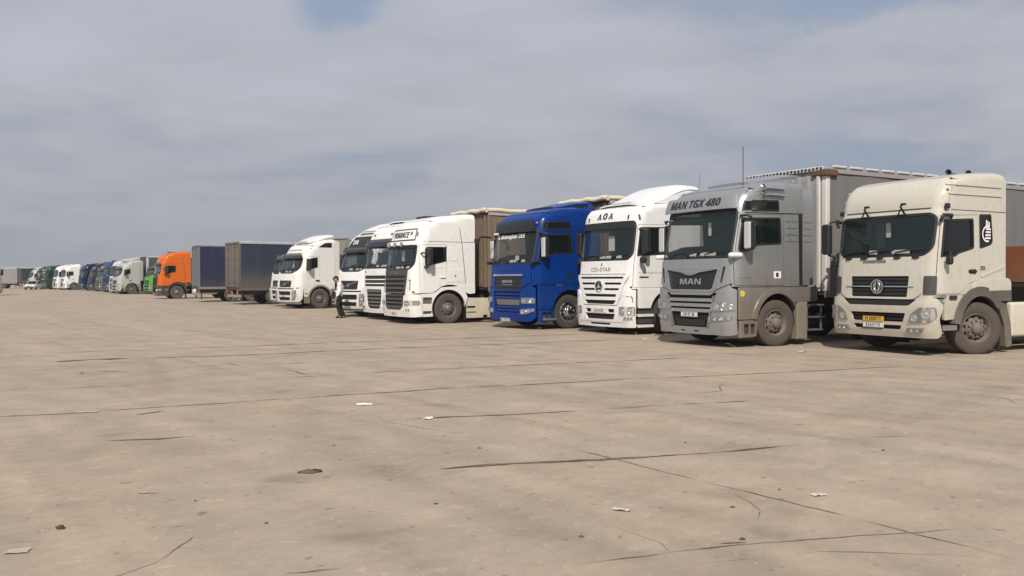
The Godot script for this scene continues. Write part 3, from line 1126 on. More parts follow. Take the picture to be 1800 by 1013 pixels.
	lamp(o, K, soft(pv([0.72, 0.64, 0.78, 0.82, 0.96, 0.95, 1.22, 0.95, 1.24, 0.78, 1.12, 0.66]), 0.03), [[0.86, 0.74, 0.075], [1.07, 0.82, 0.095], [1.12, 0.9, 0.04]], 0.048)
	lamp(o, K, soft(pv([0.66, 0.455, 0.7, 0.545, 1.05, 0.55, 0.98, 0.46]), 0.02), [[0.8, 0.5, 0.035], [0.92, 0.5, 0.03]], 0.048, "fog_light")
	plate(o, K, -0.06, 0.695, 0.5, 0.11, "V1 E\u039BVV F1", "plate_yellow", 0.07, "Droid Sans", 0.8)
	plate(o, K, -0.06, 0.575, 0.5, 0.11, "83A91Y0", "plate_white", 0.07, "Droid Sans Mono", 0.9)
	# steps between bumper and wheel, arch trim
	both(o, "step_panel", K, soft(pv([0.36, 1.2, 0.95, 1.2, 0.86, 0.98, 0.72, 0.72, 0.36, 0.7]), 0.03), M["paint"], -0.01, 0.05)
	both(o, "step", K, rr(0.3, 0.5, 0.74, 0.6, 0.02), M["dull_steel"], 0.0, 0.3)
	both(o, "lower_fender", K, soft(pv([1.3, 1.46, 2.34, 1.52, 2.44, 1.44, 2.44, 1.22, 1.2, 1.22]), 0.05), M["paint"], 0.02, 0.1)
	paint = Color(0.09, 0.085, 0.08); dirt = 0.45
	both(o, "arch_trim", K, cut(band(1.45, 0.52, 0.64, 0.83, 35, 172, 26), pv([1.7, 1.26, 3.0, 1.26, 3.0, 2.0, 1.7, 2.0])), M["plastic"], 0.03, 0.12)
	both(o, "arch_trim", K, pv([1.5, 1.26, 2.43, 1.27, 2.43, 1.05, 1.85, 1.05, 1.5, 1.2]), M["plastic"], 0.033, 0.12)
	both(o, "wheel_arch_edge", K, soft(pv([2.0, 1.04, 2.3, 1.0, 2.46, 0.6, 2.5, 0.12, 2.3, 0.1, 2.25, 0.55]), 0.05), M["plastic"], 0.0, 0.4)
	paint = Color(0.56, 0.54, 0.465); dirt = 0.5
	both(o, "side_indicator", K, rr(0.14, 1.14, 0.4, 1.19, 0.012), M["dull_steel"], 0.01, 0.01)
	both(o, "side_indicator", K, rr(0.16, 1.05, 0.38, 1.11, 0.012), M["lens"], 0.012, 0.01)
	both(o, "door_marker", K, rr(0.5, 1.1, 0.72, 1.18, 0.012), M["black_print"], 0.012, 0.01)
	letters("door_number", o, "224", K.left, Vector2(1.52, 1.72), 0.07, M["rim_grey"], 0.008)
	# calligraphic sticker on the rear side window
	st = nst()
	panel(st, K.left, band(1.67, 2.4, 0.13, 0.165, 60, 290), [], 0.004, 0.001, 0.3)
	for i in 4:
		panel(st, K.left, rr(1.6 + 0.01 * i, 2.3 + i * 0.06, 1.78, 2.335 + i * 0.06, 0.012), [], 0.004, 0.001, 0.3)
	for i in 3:
		panel(st, K.left, pv([1.62 + i * 0.05, 2.56, 1.65 + i * 0.05, 2.55, 1.66 + i * 0.045, 2.68 - i * 0.02, 1.63 + i * 0.045, 2.68 - i * 0.02]), [], 0.004, 0.001, 0.3)
	panel(st, K.left, band(1.68, 2.6, 0.035, 0.06, 180, 360), [], 0.005, 0.001, 0.3)
	obj("window_sticker", st, M["white_print"], o)
	# small round mirrors low on the door, a bracket above, hooks over the windscreen, horns on the roof
	for s in [-1, 1]:
		st = nst()
		rbox(st, Vector3(K.x0 - 0.33, 1.86, s * (K.w + 0.12)), Vector3(0.1, 0.17, 0.14), 0.045)
		tube(st, [Vector3(K.x0 - 0.33, 1.92, s * (K.w + 0.12)), Vector3(K.x0 - 0.42, 2.0, s * (K.w + 0.06)), Vector3(K.x0 - 0.5, 2.02, s * K.w)], 0.028, 6)
		obj("small_mirror", st, M["black_plastic"], o)
	for s in [-1, 1]:
		st = nst()
		tube(st, [Vector3(K.x0 - 0.26, 2.62, s * (K.w - 0.03)), Vector3(K.x0 - 0.27, 2.74, s * (K.w + 0.04)), Vector3(K.x0 - 0.5, 2.735, s * (K.w + 0.05)), Vector3(K.x0 - 0.55, 2.7, s * (K.w - 0.01))], 0.035, 8)
		obj("mirror_bracket", st, M["black_plastic"], o)
		st = nst()
		rbox(st, Vector3(K.x0 - 0.42, 2.92, s * (K.w + 0.01)), Vector3(0.12, 0.1, 0.06), 0.02)
		obj("grab_hook", st, M["black_plastic"], o)
	st = nst()   # the big mirror on the far side shows past the windscreen's edge
	rbox(st, Vector3(K.x0 + 0.02, 2.36, K.w + 0.05), Vector3(0.14, 0.66, 0.22), 0.05)
	tube(st, [Vector3(K.x0 - 0.05, 2.72, K.w + 0.05), Vector3(K.x0 - 0.2, 2.78, K.w - 0.08)], 0.025, 6)
	tube(st, [Vector3(K.x0 - 0.02, 2.02, K.w + 0.05), Vector3(K.x0 - 0.16, 1.98, K.w - 0.06)], 0.025, 6)
	obj("far_mirror", st, M["black_plastic"], o)
	for u in [-0.38, 0.48]:
		st = nst()
		var b0: Vector3 = K.front(Vector2(u, 2.79)) + Vector3(0.02, 0, 0)
		tube(st, [b0, b0 + Vector3(0.1, 0.16, 0.03), b0 + Vector3(0.13, 0.2, -0.06)], 0.022, 6)
		tube(st, [b0 + Vector3(0, 0, 0.16), b0 + Vector3(0.08, 0.1, 0.05)], 0.016, 6)
		rbox(st, b0 + Vector3(0.13, 0.2, -0.06), Vector3(0.06, 0.045, 0.12), 0.02)
		obj("mirror_hook", st, M["black_plastic"], o)
	wipers(o, K, 2.03, [-0.95, -0.3, 0.35])
	for i in 5:
		st = nst()
		rbox(st, K.front(Vector2(-0.8 + i * 0.4, 1.93)) + Vector3(0.03, 0, 0), Vector3(0.07, 0.05, 0.14), 0.02)
		obj("wiper_base", st, M["black_plastic"], o)
	for i in 2:
		st = nst()
		var hp := Vector3(K.x0 - 1.45 - i * 0.5, 3.70, -0.55 - i * 0.1)
		lathe(st, [Vector2(0.062, -0.02), Vector2(0.058, 0.0), Vector2(0.035, 0.05), Vector2(0.02, 0.12), Vector2(0.016, 0.4), Vector2(0.026, 0.46), Vector2(0.0, 0.47)], 14, Transform3D(Basis(Vector3(0, 1, 0), -PI / 2 + 0.35), hp))
		tube(st, [hp + Vector3(-0.15, 0, 0.05), hp + Vector3(-0.15, -0.14, 0.05)], 0.018, 6)
		obj("air_horn", st, M["rim_grey"], o)
	paint = Color(0.66, 0.61, 0.5); dirt = 0.4; dirt_y = 0.9
	for s in [-1, 1]:
		st = nst()
		rbox(st, Vector3(K.x0 - 3.6, 0.66, s * 1.13), Vector3(2.1, 0.72, 0.16), 0.06)
		obj("side_skirt", st, M["paint"], o)
	dirt = 0.0
	front_x = 99.0
	chassis(o, K, {"steer": -24.0, "tank": false, "track": 0.0})
	return [o, K]

# The tall rounded cab of the silver and the blue truck.
func truck_tall(label: String, c: Color, P := {}) -> Array:
	var o := thing("truck", label, "truck", "trucks parked in a row")
	var K := CabSkin.new()
	var blue: bool = P.get("blue", false)
	K.x0 = 1.47; K.w = 1.23; K.r = 0.30; K.bow = 0.09; K.er = 0.16; K.rear = 2.3
	K.prof = [[0.25, 0.04], [0.5, 0.0], [1.2, 0.0], [1.95, 0.05], [3.05, 0.26], [3.2, 0.3], [3.36, 0.38], [3.48, 0.5], [3.54, 0.6]]
	K.roof = [[0.6, 3.54], [0.85, 3.63], [1.15, 3.69], [1.6, 3.72], [2.1, 3.72], [2.3, 3.72]]
	var pm: Material = M["paint" if blue else "silver_paint"]
	var pn := "paint" if blue else "silver_paint"
	paint = c; dirt = P.get("dirt", 0.8); dirt_y = P.get("dirt_y", 1.75); front_x = 1.4
	var ws := soft(sym([1.1, 3.04, 1.14, 2.9, 1.12, 2.05, 1.06, 1.99]), 0.05)
	var door := soft(pv([0.24, 2.92, 1.66, 2.95, 1.68, 1.37, 0.2, 1.37, 0.2, 2.0]), 0.04)
	var dwin := soft(pv([0.33, 2.84, 1.56, 2.88, 1.59, 2.3, 0.86, 2.26, 0.7, 2.2, 0.31, 2.1]), 0.045)
	var upw := soft(pv([0.42, 3.22, 1.5, 3.26, 1.52, 3.04, 0.38, 3.01]), 0.03)
	cab(o, K, {"mat": pn, "yf": 1.2, "ys": 1.34, "ws": ws, "door": door, "dwin": dwin, "wins": [upw], "hang": [[0.2, 2.5, 2.8, 0.09]] if not blue else [[0.1, 2.1, 2.24, 0.2]], "winmat": "dark_glass", "wsmat": P.get("wsmat", "windscreen")})
	# low flank in front of and above the wheel, with the step bay
	var flank := cut(soft(pv([0.27, 1.325, 2.78, 1.325, 2.78, 0.99, 2.1, 0.98, 1.9, 0.62, 0.27, 0.62]), 0.03), circ(1.47, 0.52, 0.665, 40))
	both(o, "lower_flank", K, flank, pm, 0.015, 0.06, [], 0.12)
	both(o, "arch_trim", K, cut(band(1.47, 0.52, 0.662, 0.79, 28, 172, 24), pv([2.0, 0.0, 3.0, 0.0, 3.0, 0.98, 2.0, 0.98])), pm, 0.035, 0.1)
	both(o, "step_bay", K, soft(pv([0.29, 0.6, 0.86, 0.6, 0.82, 0.24, 0.29, 0.22]), 0.02), pm, 0.0, 0.05, [rr(0.44, 0.3, 0.6, 0.52, 0.02), rr(0.64, 0.3, 0.78, 0.52, 0.02)])
	both(o, "step_well", K, rr(0.42, 0.26, 0.8, 0.56, 0.02), M["grey_plastic"], -0.07, 0.0)
	both(o, "seam_strip", K, pv([0.22, 2.955, 2.3, 2.985, 2.3, 3.005, 0.22, 2.975]), M["black_plastic"], 0.006, 0.006)
	if not blue:
		both(o, "black_stripe", K, pv([2.16, 2.98, 2.28, 2.985, 2.29, 1.36, 2.19, 1.36]), M["black_plastic"], 0.008, 0.006)
		for i in 4:
			both(o, "pressed_rib", K, rr(1.76, 2.36 + i * 0.15, 2.12, 2.43 + i * 0.15, 0.03), pm, 0.012, 0.012)
	# side deflector behind the cab
	for s in [-1, 1]:
		var st := nst()
		var lift := func(p): return Vector3(K.x0 - p.x, p.y, s * (K.w - 0.01 - 0.05 * clampf((p.x - 2.35) / 0.4, 0, 1) - 0.5 * pow(clampf((p.y - 3.2) / 0.9, 0, 1), 2.2)))
		panel(st, lift, soft(pv([2.31, 1.36, 2.72, 1.36, 2.72, 3.5, 2.6, 3.86, 2.48, 3.95, 2.31, 3.72]), 0.05), [], 0, 0.03, 0.12)
		if not blue:
			for i in 4:
				panel(st, lift, rr(2.36, 2.36 + i * 0.15, 2.68, 2.43 + i * 0.15, 0.03), [], 0.012, 0.012, 0.3)
		obj("side_deflector", st, pm, o)
	var st2 := nst()
	var lift2 := func(p): return Vector3(K.x0 - p.x, 3.73 + 0.26 * smoothstep(0.9, 2.5, p.x) - 0.10 * pow(absf(p.y) / 1.0, 3), -p.y)
	panel(st2, lift2, soft(pv([1.15, -0.7, 1.15, 0.7, 2.5, 1.0, 2.5, -1.0]), 0.12), [], 0, 0.08, 0.15)
	obj("roof_deflector", st2, pm, o)
	# front: bonnet, grille, lower grille, bumper corners
	dirt *= 0.2
	var gr: PackedVector2Array
	if blue:
		gr = soft(sym([0.76, 1.6, 0.74, 1.26, 0.7, 1.2]), 0.04)
	else:
		gr = soft(sym([0.86, 1.74, 0.72, 1.3, 0.66, 1.25]), 0.03)
	var bon := soft(sym([1.1, 1.94, 1.12, 1.4, 0.78, 1.27, 0.66, 1.15]), 0.04)
	strip(o, "bonnet_panel", K.wrap, bon, pm, 0.03, 0.05, [gr], 0.12)
	var g := strip(o, "grille", K.wrap, grow(gr, 0.01), M["black_plastic"], 0.008, 0.02)
	if blue:
		strip(g, "chrome_strip", K.wrap, soft(sym([0.79, 1.66, 0.78, 1.61]), 0.015), M["chrome"], 0.05, 0.03)
		letters("maker_name", g, "MAN", K.wrap, Vector2(0, 1.44), 0.1, M["chrome"], 0.02, 0.0, 1.8)
		strip(g, "name_strip", K.wrap, rr(-0.28, 1.33, 0.28, 1.345, 0.005), M["chrome"], 0.02, 0.01)
		for i in 3:
			strip(g, "slat", K.wrap, soft(sym([0.72 - i * 0.01, 1.52 - i * 0.12, 0.72 - i * 0.01, 1.49 - i * 0.12]), 0.01), M["gap"], 0.012, 0.003)
	else:
		strip(g, "grille_frame", K.wrap, grow(gr, 0.025), pm, 0.045, 0.03, [grow(gr, -0.02)])
		strip(g, "winged_badge", K.wrap, soft(sym([0.78, 1.715, 0.3, 1.66, 0.1, 1.6, 0.0, 1.59]), 0.03), pm, 0.05, 0.03)
		strip(g, "grille_wing", K.wrap, pv([-0.2, 1.675, 0.2, 1.675, 0.08, 1.63, 0.0, 1.62, -0.08, 1.63]), M["dull_steel"], 0.056, 0.005)
		letters("maker_name", g, "MAN", K.wrap, Vector2(0, 1.45), 0.13, M["reflector"], 0.02, 0.0, 1.75)
	var low := soft(sym([0.74, 1.13, 0.56, 0.44]), 0.03)
	strip(o, "lower_grille", K.wrap, grow(low, 0.03), M["gap"], -0.03, 0.0)
	var lg := o
	if blue:
		slat_rows(lg, K, [[1.06, 0.72], [0.95, 0.7], [0.66, 0.62], [0.56, 0.6]], 0.07, pm, 0.02, 0.04)
		strip(o, "radiator_mesh", K.wrap, soft(sym([0.68, 0.9, 0.6, 0.72]), 0.02), M["rim_grey"], 0.0, 0.02)
	else:
		slat_rows(lg, K, [[1.04, 0.7], [0.92, 0.67], [0.80, 0.64]], 0.075, pm, 0.02, 0.04)
		strip(o, "lower_mesh", K.wrap, soft(sym([0.5, 0.6, 0.45, 0.45]), 0.02), M["black_plastic"], 0.01, 0.02)
	var L := K.w - K.r + K.r * 1.15
	if blue:
		var bmp := soft(sym([0.82, 1.2, 1.1, 1.3, L - 0.02, 1.27, L, 0.4, 1.1, 0.24, 0.0, 0.24]), 0.05)
		var hole := soft(sym([0.74, 1.14, 0.64, 0.5]), 0.03)
		strip(o, "bumper", K.wrap, bmp, pm, 0.05, 0.06, [hole], 0.1)
		lamp(o, K, rr(0.8, 0.78, 1.24, 0.96, 0.05), [[0.92, 0.87, 0.06], [1.12, 0.87, 0.06]], 0.053)
		lamp(o, K, soft(pv([0.76, 0.47, 0.76, 0.6, 1.22, 0.64, 1.22, 0.56, 1.0, 0.48]), 0.03), [[0.86, 0.54, 0.045], [1.02, 0.57, 0.045]], 0.053, "fog_light", "dull_steel")
		plate(o, K, -0.1, 0.27, 0.52, 0.11, "61 E 375 23", "plate_white", 0.06)
	else:
		for s in [1, -1]:
			var q := soft(pv([0.58, 0.28, 0.62, 0.46, 0.8, 1.14, 0.92, 1.28, 1.1, 1.33, L, 1.28, L, 0.3, 1.1, 0.27]), 0.05)
			strip(o, "bumper_corner", K.wrap, q if s == 1 else mir(q), pm, 0.05, 0.06, [], 0.1)
			var e := pv([0.56, 0.44, 0.6, 0.44, 0.78, 1.14, 0.745, 1.14])
			strip(o, "grille_edge", K.wrap, e if s == 1 else mir(e), M["dull_steel"], 0.06, 0.06)
			var v := soft(pv([0.98, 1.78, 1.03, 1.78, 0.95, 1.42, 0.92, 1.42]), 0.01)
			strip(o, "air_slot", K.wrap, v if s == 1 else mir(v), M["gap"], 0.034, 0.01)
		strip(o, "bumper", K.wrap, soft(sym([0.6, 0.43, 0.66, 0.27]), 0.03), pm, 0.045, 0.05, [rr(-0.3, 0.33, -0.14, 0.36, 0.01), rr(0.14, 0.33, 0.3, 0.36, 0.01)])
		lamp(o, K, soft(pv([0.7, 0.8, 0.76, 1.0, 1.24, 1.04, 1.24, 0.83]), 0.03), [[0.86, 0.9, 0.07], [1.04, 0.96, 0.06], [1.16, 0.9, 0.06], [1.0, 0.85, 0.04]], 0.053, "headlight", "rim_grey")
		lamp(o, K, soft(pv([0.64, 0.56, 0.64, 0.68, 1.2, 0.7, 1.18, 0.62]), 0.02), [[0.82, 0.63, 0.05], [0.98, 0.64, 0.05]], 0.053, "fog_light")
		plate(o, K, -0.02, 0.705, 0.54, 0.11, "CB 57 26", "plate_white", 0.03)
	# sun visor over the windscreen
	st2 = nst()
	if blue:
		panel(st2, K.front, soft(sym([1.0, 3.26, 1.1, 2.93]), 0.05), [], 0.1, 0.015, 0.15)
		var vz := obj("sun_visor", st2, M["smoked"], o)
		letters("windscreen_lettering", vz, "A.Mansqian 2SS", K.front, Vector2(-0.12, 2.83), 0.13, M["white_print"], 0.012, 0.15, 1.05, true, "Droid Serif")
		strip(vz, "paper_strip", K.front, rr(-1.02, 2.9, -0.72, 2.95, 0.01), M["white_print"], 0.11, 0.003)
	else:
		panel(st2, K.front, soft(sym([1.08, 3.33, 1.13, 3.04]), 0.04), [], 0.13, 0.03, 0.15)
		var vz := obj("sun_visor", st2, pm, o)
		letters("visor_lettering", vz, "MAN TGX 480", K.front, Vector2(-0.08, 3.185), 0.15, M["black_print"], 0.133, 0.22, 1.22)
	mirror(o, K, 0.42, 2.14, 2.78, 0.24, 0.06, M["black_plastic"], M["mirror_silver"])
	for s in [-1, 1]:   # wing that carries the mirror foot
		st2 = nst()
		rbox(st2, Vector3(K.x0 - 0.2, 2.03, s * (K.w - 0.02)), Vector3(0.36, 0.11, 0.14), 0.05)
		obj("mirror_foot", st2, M["white_print"] if not blue else M["black_plastic"], o)
		st2 = nst()
		tube(st2, [Vector3(K.x0 - 0.36, 2.9, s * (K.w - 0.04)), Vector3(K.x0 - 0.42, 2.9, s * (K.w + 0.12)), Vector3(K.x0 - 0.5, 2.86, s * (K.w + 0.17))], 0.03, 6)
		obj("mirror_arm", st2, M["black_plastic"], o)
	wipers(o, K, 2.06, [-0.8, -0.15, 0.42], 0.5)
	if not blue:
		both(o, "door_latch", K, rr(1.36, 1.52, 1.58, 1.68, 0.02), M["white_print"], 0.012, 0.012)
		both(o, "latch_recess", K, rr(1.42, 1.55, 1.5, 1.65, 0.02), M["gap"], 0.015, 0.004)
		both(o, "yellow_sticker", K, soft(pv([0.32, 1.26, 0.42, 1.25, 0.46, 1.19, 0.42, 1.13, 0.33, 1.12]), 0.02), M["yellow_sticker"], 0.018, 0.002)
		both(o, "side_indicator", K, rr(0.29, 1.12, 0.315, 1.25, 0.008), M["lens"], 0.02, 0.006)
		both(o, "flank_strip", K, pv([0.3, 1.52, 0.62, 1.535, 0.62, 1.55, 0.3, 1.545]), M["dull_steel"], 0.008, 0.006)
		for i in 2:   # a pair of air horns on the roof side
			for s in [-1, 1]:
				st2 = nst()
				var hp := Vector3(K.x0 - 0.98, 3.53 - i * 0.15, s * (K.w + 0.045))
				lathe(st2, [Vector2(0.085, -0.02), Vector2(0.08, 0.0), Vector2(0.045, 0.06), Vector2(0.028, 0.14), Vector2(0.024, 0.6), Vector2(0.035, 0.66), Vector2(0.0, 0.68)], 14, Transform3D(Basis(Vector3(0, 1, 0), -PI / 2), hp))
				tube(st2, [hp + Vector3(-0.2, 0, 0), hp + Vector3(-0.2, 0, -s * 0.12)], 0.02, 6)
				obj("air_horn", st2, M["chrome"], o)
		st2 = nst()
		tube(st2, [Vector3(K.x0 - 0.9, 3.6, -0.75), Vector3(K.x0 - 0.9, 4.5, -0.75)], 0.009, 5)
		tube(st2, [Vector3(K.x0 - 0.9, 3.6, 0.7), Vector3(K.x0 - 0.95, 4.05, 0.7)], 0.004, 5)
		obj("antenna", st2, M["black_plastic"], o)
		paint = Color(0.2, 0.18, 0.15); dirt = 0.5; front_x = 99.0
		for s in [-1, 1]:
			st2 = nst()
			rbox(st2, Vector3(K.x0 - 2.27, 0.55, s * (K.w - 0.1)), Vector3(0.34, 0.86, 0.26), 0.03)
			obj("rear_fender", st2, M["plastic"], o)
			st2 = nst()   # open rack with three treads
			for yy in [0.32, 0.62, 0.9]:
				box(st2, Vector3(K.x0 - 2.8, yy, s * (K.w - 0.12)), Vector3(0.5, 0.03, 0.22))
			for xx in [-2.56, -3.04]:
				box(st2, Vector3(K.x0 + xx, 0.61, s * (K.w - 0.1)), Vector3(0.03, 0.6, 0.04))
			obj("catwalk_steps", st2, M["dull_steel"], o)
			st2 = nst()
			lathe(st2, [Vector2(0.0, -0.5), Vector2(0.13, -0.48), Vector2(0.14, 0.48), Vector2(0.0, 0.5)], 16, Transform3D(Basis(Vector3(0, 1, 0), PI / 2), Vector3(K.x0 - 3.0, 0.55, s * (K.w - 0.4))))
			obj("air_tank", st2, M["dark_steel"], o)
	else:
		both(o, "door_handle", K, rr(1.4, 1.5, 1.56, 1.66, 0.03), M["black_plastic"], 0.01, 0.01)
		st2 = nst()
		tube(st2, [Vector3(K.x0 - 0.1, 2.84, K.w - 0.15), Vector3(K.x0 + 0.22, 2.86, K.w - 0.1), Vector3(K.x0 + 0.36, 2.8, K.w - 0.02)], 0.04, 6)
		rbox(st2, Vector3(K.x0 + 0.36, 2.74, K.w - 0.04), Vector3(0.1, 0.14, 0.24), 0.04)
		obj("kerb_mirror", st2, M["black_plastic"], o)
		st2 = nst()
		lathe(st2, [Vector2(0.045, 0.0), Vector2(0.04, 0.03), Vector2(0.0, 0.05)], 12, Transform3D(Basis(Vector3(0, 1, 0), PI / 2), K.wrap(Vector2(1.08, 3.2)) + Vector3(0.02, 0, 0)))
		obj("marker_light", st2, M["reflector"], o)
		st2 = nst()
		rbox(st2, Vector3(K.x0 - 1.5, 3.725, -0.2), Vector3(0.7, 0.07, 0.9), 0.03)
		obj("roof_hatch", st2, M["dark_steel"], o)
		for s in [-1, 1]:
			st2 = nst()
			rbox(st2, Vector3(K.x0 - 0.72, 0.3, s * (K.w - 0.03)), Vector3(0.5, 0.06, 0.12), 0.02)
			obj("step", st2, M["dull_steel"], o)
	dirt = 0.0
	front_x = 99.0
	chassis(o, K, {"steer": P.get("steer", -8.0), "rim": P.get("rim", "rim_dusty"), "tyre": P.get("tyre", "tyre_dusty"), "tank": blue, "flap": blue})
	return [o, K]

# White truck with a slotted grille, star emblem and tall roof spoiler.
func truck_star(label: String) -> Array:
	var o := thing("truck", label, "truck", "trucks parked in a row")
	var K := CabSkin.new()
	K.x0 = 1.4; K.w = 1.24; K.r = 0.3; K.bow = 0.1; K.er = 0.14; K.rear = 2.28
	K.prof = [[0.2, 0.04], [0.45, 0.0], [1.1, 0.0], [1.6, 0.03], [2.0, 0.07], [2.9, 0.2], [3.12, 0.23], [3.3, 0.28], [3.42, 0.35], [3.5, 0.45]]
	K.roof = [[0.45, 3.5], [0.7, 3.56], [1.2, 3.6], [2.28, 3.6]]
	paint = Color(0.8, 0.8, 0.785); dirt = 0.25; dirt_y = 1.0
	var ws := soft(sym([1.1, 3.08, 1.15, 2.95, 1.15, 2.2, 1.02, 2.04]), 0.08)
	var door := soft(pv([0.2, 2.98, 1.5, 3.0, 1.5, 1.28, 0.18, 1.28]), 0.05)
	var dwin := soft(pv([0.3, 2.9, 1.38, 2.93, 1.4, 2.2, 0.7, 2.16, 0.28, 2.14]), 0.05)
	cab(o, K, {"yf": 1.0, "ys": 1.24, "ws": ws, "door": door, "dwin": dwin, "hang": [[0.05, 2.3, 2.72, 0.26]], "handle": Vector2(1.3, 1.75)})
	# dark band across the top of the windscreen
	strip(o, "sun_band", K.front, soft(sym([1.1, 3.08, 1.15, 2.9]), 0.05), M["black_plastic"], 0.02, 0.02)
	letters("roof_lettering", o, "A O A", K.front, Vector2(-0.1, 3.27), 0.16, M["black_print"], 0.01, 0.0, 1.1, true, "Droid Serif")
	strip(o, "roof_emblem", K.front, band(-0.1, 3.28, 0.05, 0.1, 0, 360, 20), M["dull_steel"], 0.012, 0.004)
	both(o, "roof_clip", K, rr(0.4, 3.12, 0.44, 3.26, 0.01), M["black_plastic"], 0.02, 0.02)
	for s in [1, -1]:
		var q := rr(0.84, 3.14, 0.88, 3.26, 0.01)
		strip(o, "roof_clip", K.front, q if s == 1 else mir(q), M["black_plastic"], 0.02, 0.02)
	var slots := []
	var rows := [[1.545, 0.95, 0.0, 0.055], [1.385, 0.88, 0.2, 0.06], [1.23, 0.8, 0.2, 0.06], [1.06, 0.7, 0.0, 0.075]]
	for rw in rows:
		if rw[2] == 0.0:
			slots.append(soft(sym([rw[1], rw[0] + rw[3] / 2, rw[1] - 0.02, rw[0] - rw[3] / 2]), 0.01, 1))
		else:
			var q := pv([rw[2], rw[0] - rw[3] / 2, rw[1] - 0.02, rw[0] - rw[3] / 2, rw[1], rw[0] + rw[3] / 2, rw[2], rw[0] + rw[3] / 2])
			slots.append(q)
			slots.append(mir(q))
	slots.append(soft(sym([0.7, 0.93, 0.6, 0.82]), 0.03))
	var gp := soft(sym([1.1, 1.63, 1.1, 1.58, 0.98, 1.4, 0.74, 0.8]), 0.03)
	strip(o, "grille_back", K.wrap, grow(gp, -0.02), M["gap"], 0.008, 0.0)
	var g := strip(o, "grille", K.wrap, gp, M["paint"], 0.05, 0.05, slots, 0.12)
	var st := nst()
	var at: Vector3 = K.wrap(Vector2(0, 1.31)) + Vector3(0.05, 0, 0)
	var xf := Transform3D(Basis(Vector3(0, 1, 0), PI / 2), at)
	lathe(st, [Vector2(0.135, 0.0), Vector2(0.16, 0.0), Vector2(0.165, 0.015), Vector2(0.155, 0.03), Vector2(0.14, 0.03), Vector2(0.135, 0.01)], 28, xf)
	for i in 3:
		var a := PI / 2 + TAU * i / 3
		var tip := at + Vector3(0.025, sin(a) * 0.14, cos(a) * 0.14)
		var l := at + Vector3(0.02, sin(a + 1.05) * 0.03, cos(a + 1.05) * 0.03)
		var r := at + Vector3(0.02, sin(a - 1.05) * 0.03, cos(a - 1.05) * 0.03)
		var m := at + Vector3(0.05, 0, 0)
		var n1 := (l - m).cross(tip - m).normalized()
		var n2 := (tip - m).cross(r - m).normalized()
		if n1.x < 0: n1 = -n1
		if n2.x < 0: n2 = -n2
		tri(st, m, l, tip, n1, n1, n1)
		tri(st, m, tip, r, n2, n2, n2)
	obj("star_emblem", st, M["chrome"], g)
	st = nst()
	lathe(st, [Vector2(0.14, 0.006), Vector2(0.0, 0.006)], 24, xf)
	obj("emblem_back", st, M["dark_steel"], g)
	letters("bonnet_lettering", o, "CIO-STAR", K.wrap, Vector2(-0.05, 1.78), 0.1, M["galvanised"], 0.008, 0.0, 1.5, false)
	strip(o, "bonnet_badge", K.wrap, rr(-0.02, 1.88, 0.02, 1.95, 0.01), M["black_plastic"], 0.008, 0.006)
	strip(o, "bonnet_seam", K.wrap, sym([1.12, 1.655, 1.12, 1.64]), M["gap"], 0.003, 0.002)
	var L := K.w - K.r + K.r * 1.15
	var holes := [soft(sym([0.66, 0.56, 0.58, 0.4]), 0.03), rr(0.36, 0.59, 0.62, 0.69, 0.03), mir(rr(0.36, 0.59, 0.62, 0.69, 0.03)), soft(sym([0.46, 0.31, 0.42, 0.25]), 0.02)]
	strip(o, "bumper_back", K.wrap, sym([0.7, 0.74, 0.6, 0.24]), M["gap"], 0.0, 0.0)
	strip(o, "bumper", K.wrap, soft(sym([0.74, 0.78, 1.0, 1.2, L, 1.22, L, 0.72, L - 0.02, 0.2, 0.0, 0.19]), 0.04), M["paint"], 0.05, 0.06, holes, 0.1)
	strip(o, "bumper_lip", K.wrap, sym([1.22, 0.345, 1.22, 0.33]), M["galvanised"], 0.054, 0.006)
	lamp(o, K, rr(0.82, 0.53, 1.26, 0.76, 0.05), [[0.95, 0.645, 0.08], [1.14, 0.645, 0.075]], 0.053)
	lamp(o, K, rr(0.98, 0.42, 1.2, 0.48, 0.015), [[1.09, 0.45, 0.025]], 0.053, "fog_light")
	for s in [1, -1]:
		var q := soft(pv([0.92, 1.06, 1.2, 1.04, 1.22, 0.88, 1.2, 0.88, 1.18, 1.02, 0.92, 1.04]), 0.01)
		strip(o, "headlight_trim", K.wrap, q if s == 1 else mir(q), M["grey_plastic"], 0.054, 0.005)
	plate(o, K, 0.0, 0.635, 0.62, 0.115, "54 D 816", "plate_white", 0.055)
	both(o, "flank", K, cut(soft(pv([0.3, 1.25, 2.25, 1.25, 2.25, 1.0, 1.9, 0.72, 0.3, 0.72]), 0.04), circ(1.4, 0.52, 0.68, 40)), M["paint"], 0.01, 0.05)
	for yy in [[0.56, 0.72], [0.3, 0.5]]:
		both(o, "step_well", K, rr(0.32, yy[0], 0.85, yy[1], 0.02), M["grey_plastic"], -0.04, 0.0)
	for yy in [0.53, 0.24]:
		both(o, "step", K, rr(0.3, yy - 0.04, 0.86, yy + 0.03, 0.02), M["paint"], 0.01, 0.2)
	both(o, "side_badge", K, rr(0.35, 1.54, 0.68, 1.58, 0.01), M["black_print"], 0.008, 0.005)
	both(o, "door_seam", K, pv([0.3, 1.67, 1.5, 1.67, 1.5, 1.68, 0.3, 1.68]), M["gap"], 0.006, 0.002)
	mirror(o, K, 0.4, 2.2, 2.86, 0.24, 0.08, M["black_plastic"])
	for s in [-1, 1]:
		st = nst()
		rbox(st, Vector3(K.x0 - 0.34, 2.02, s * (K.w + 0.16)), Vector3(0.12, 0.18, 0.2), 0.05)
		obj("small_mirror", st, M["black_plastic"], o)
	wipers(o, K, 2.12, [-0.85, -0.2, 0.4], 0.55)
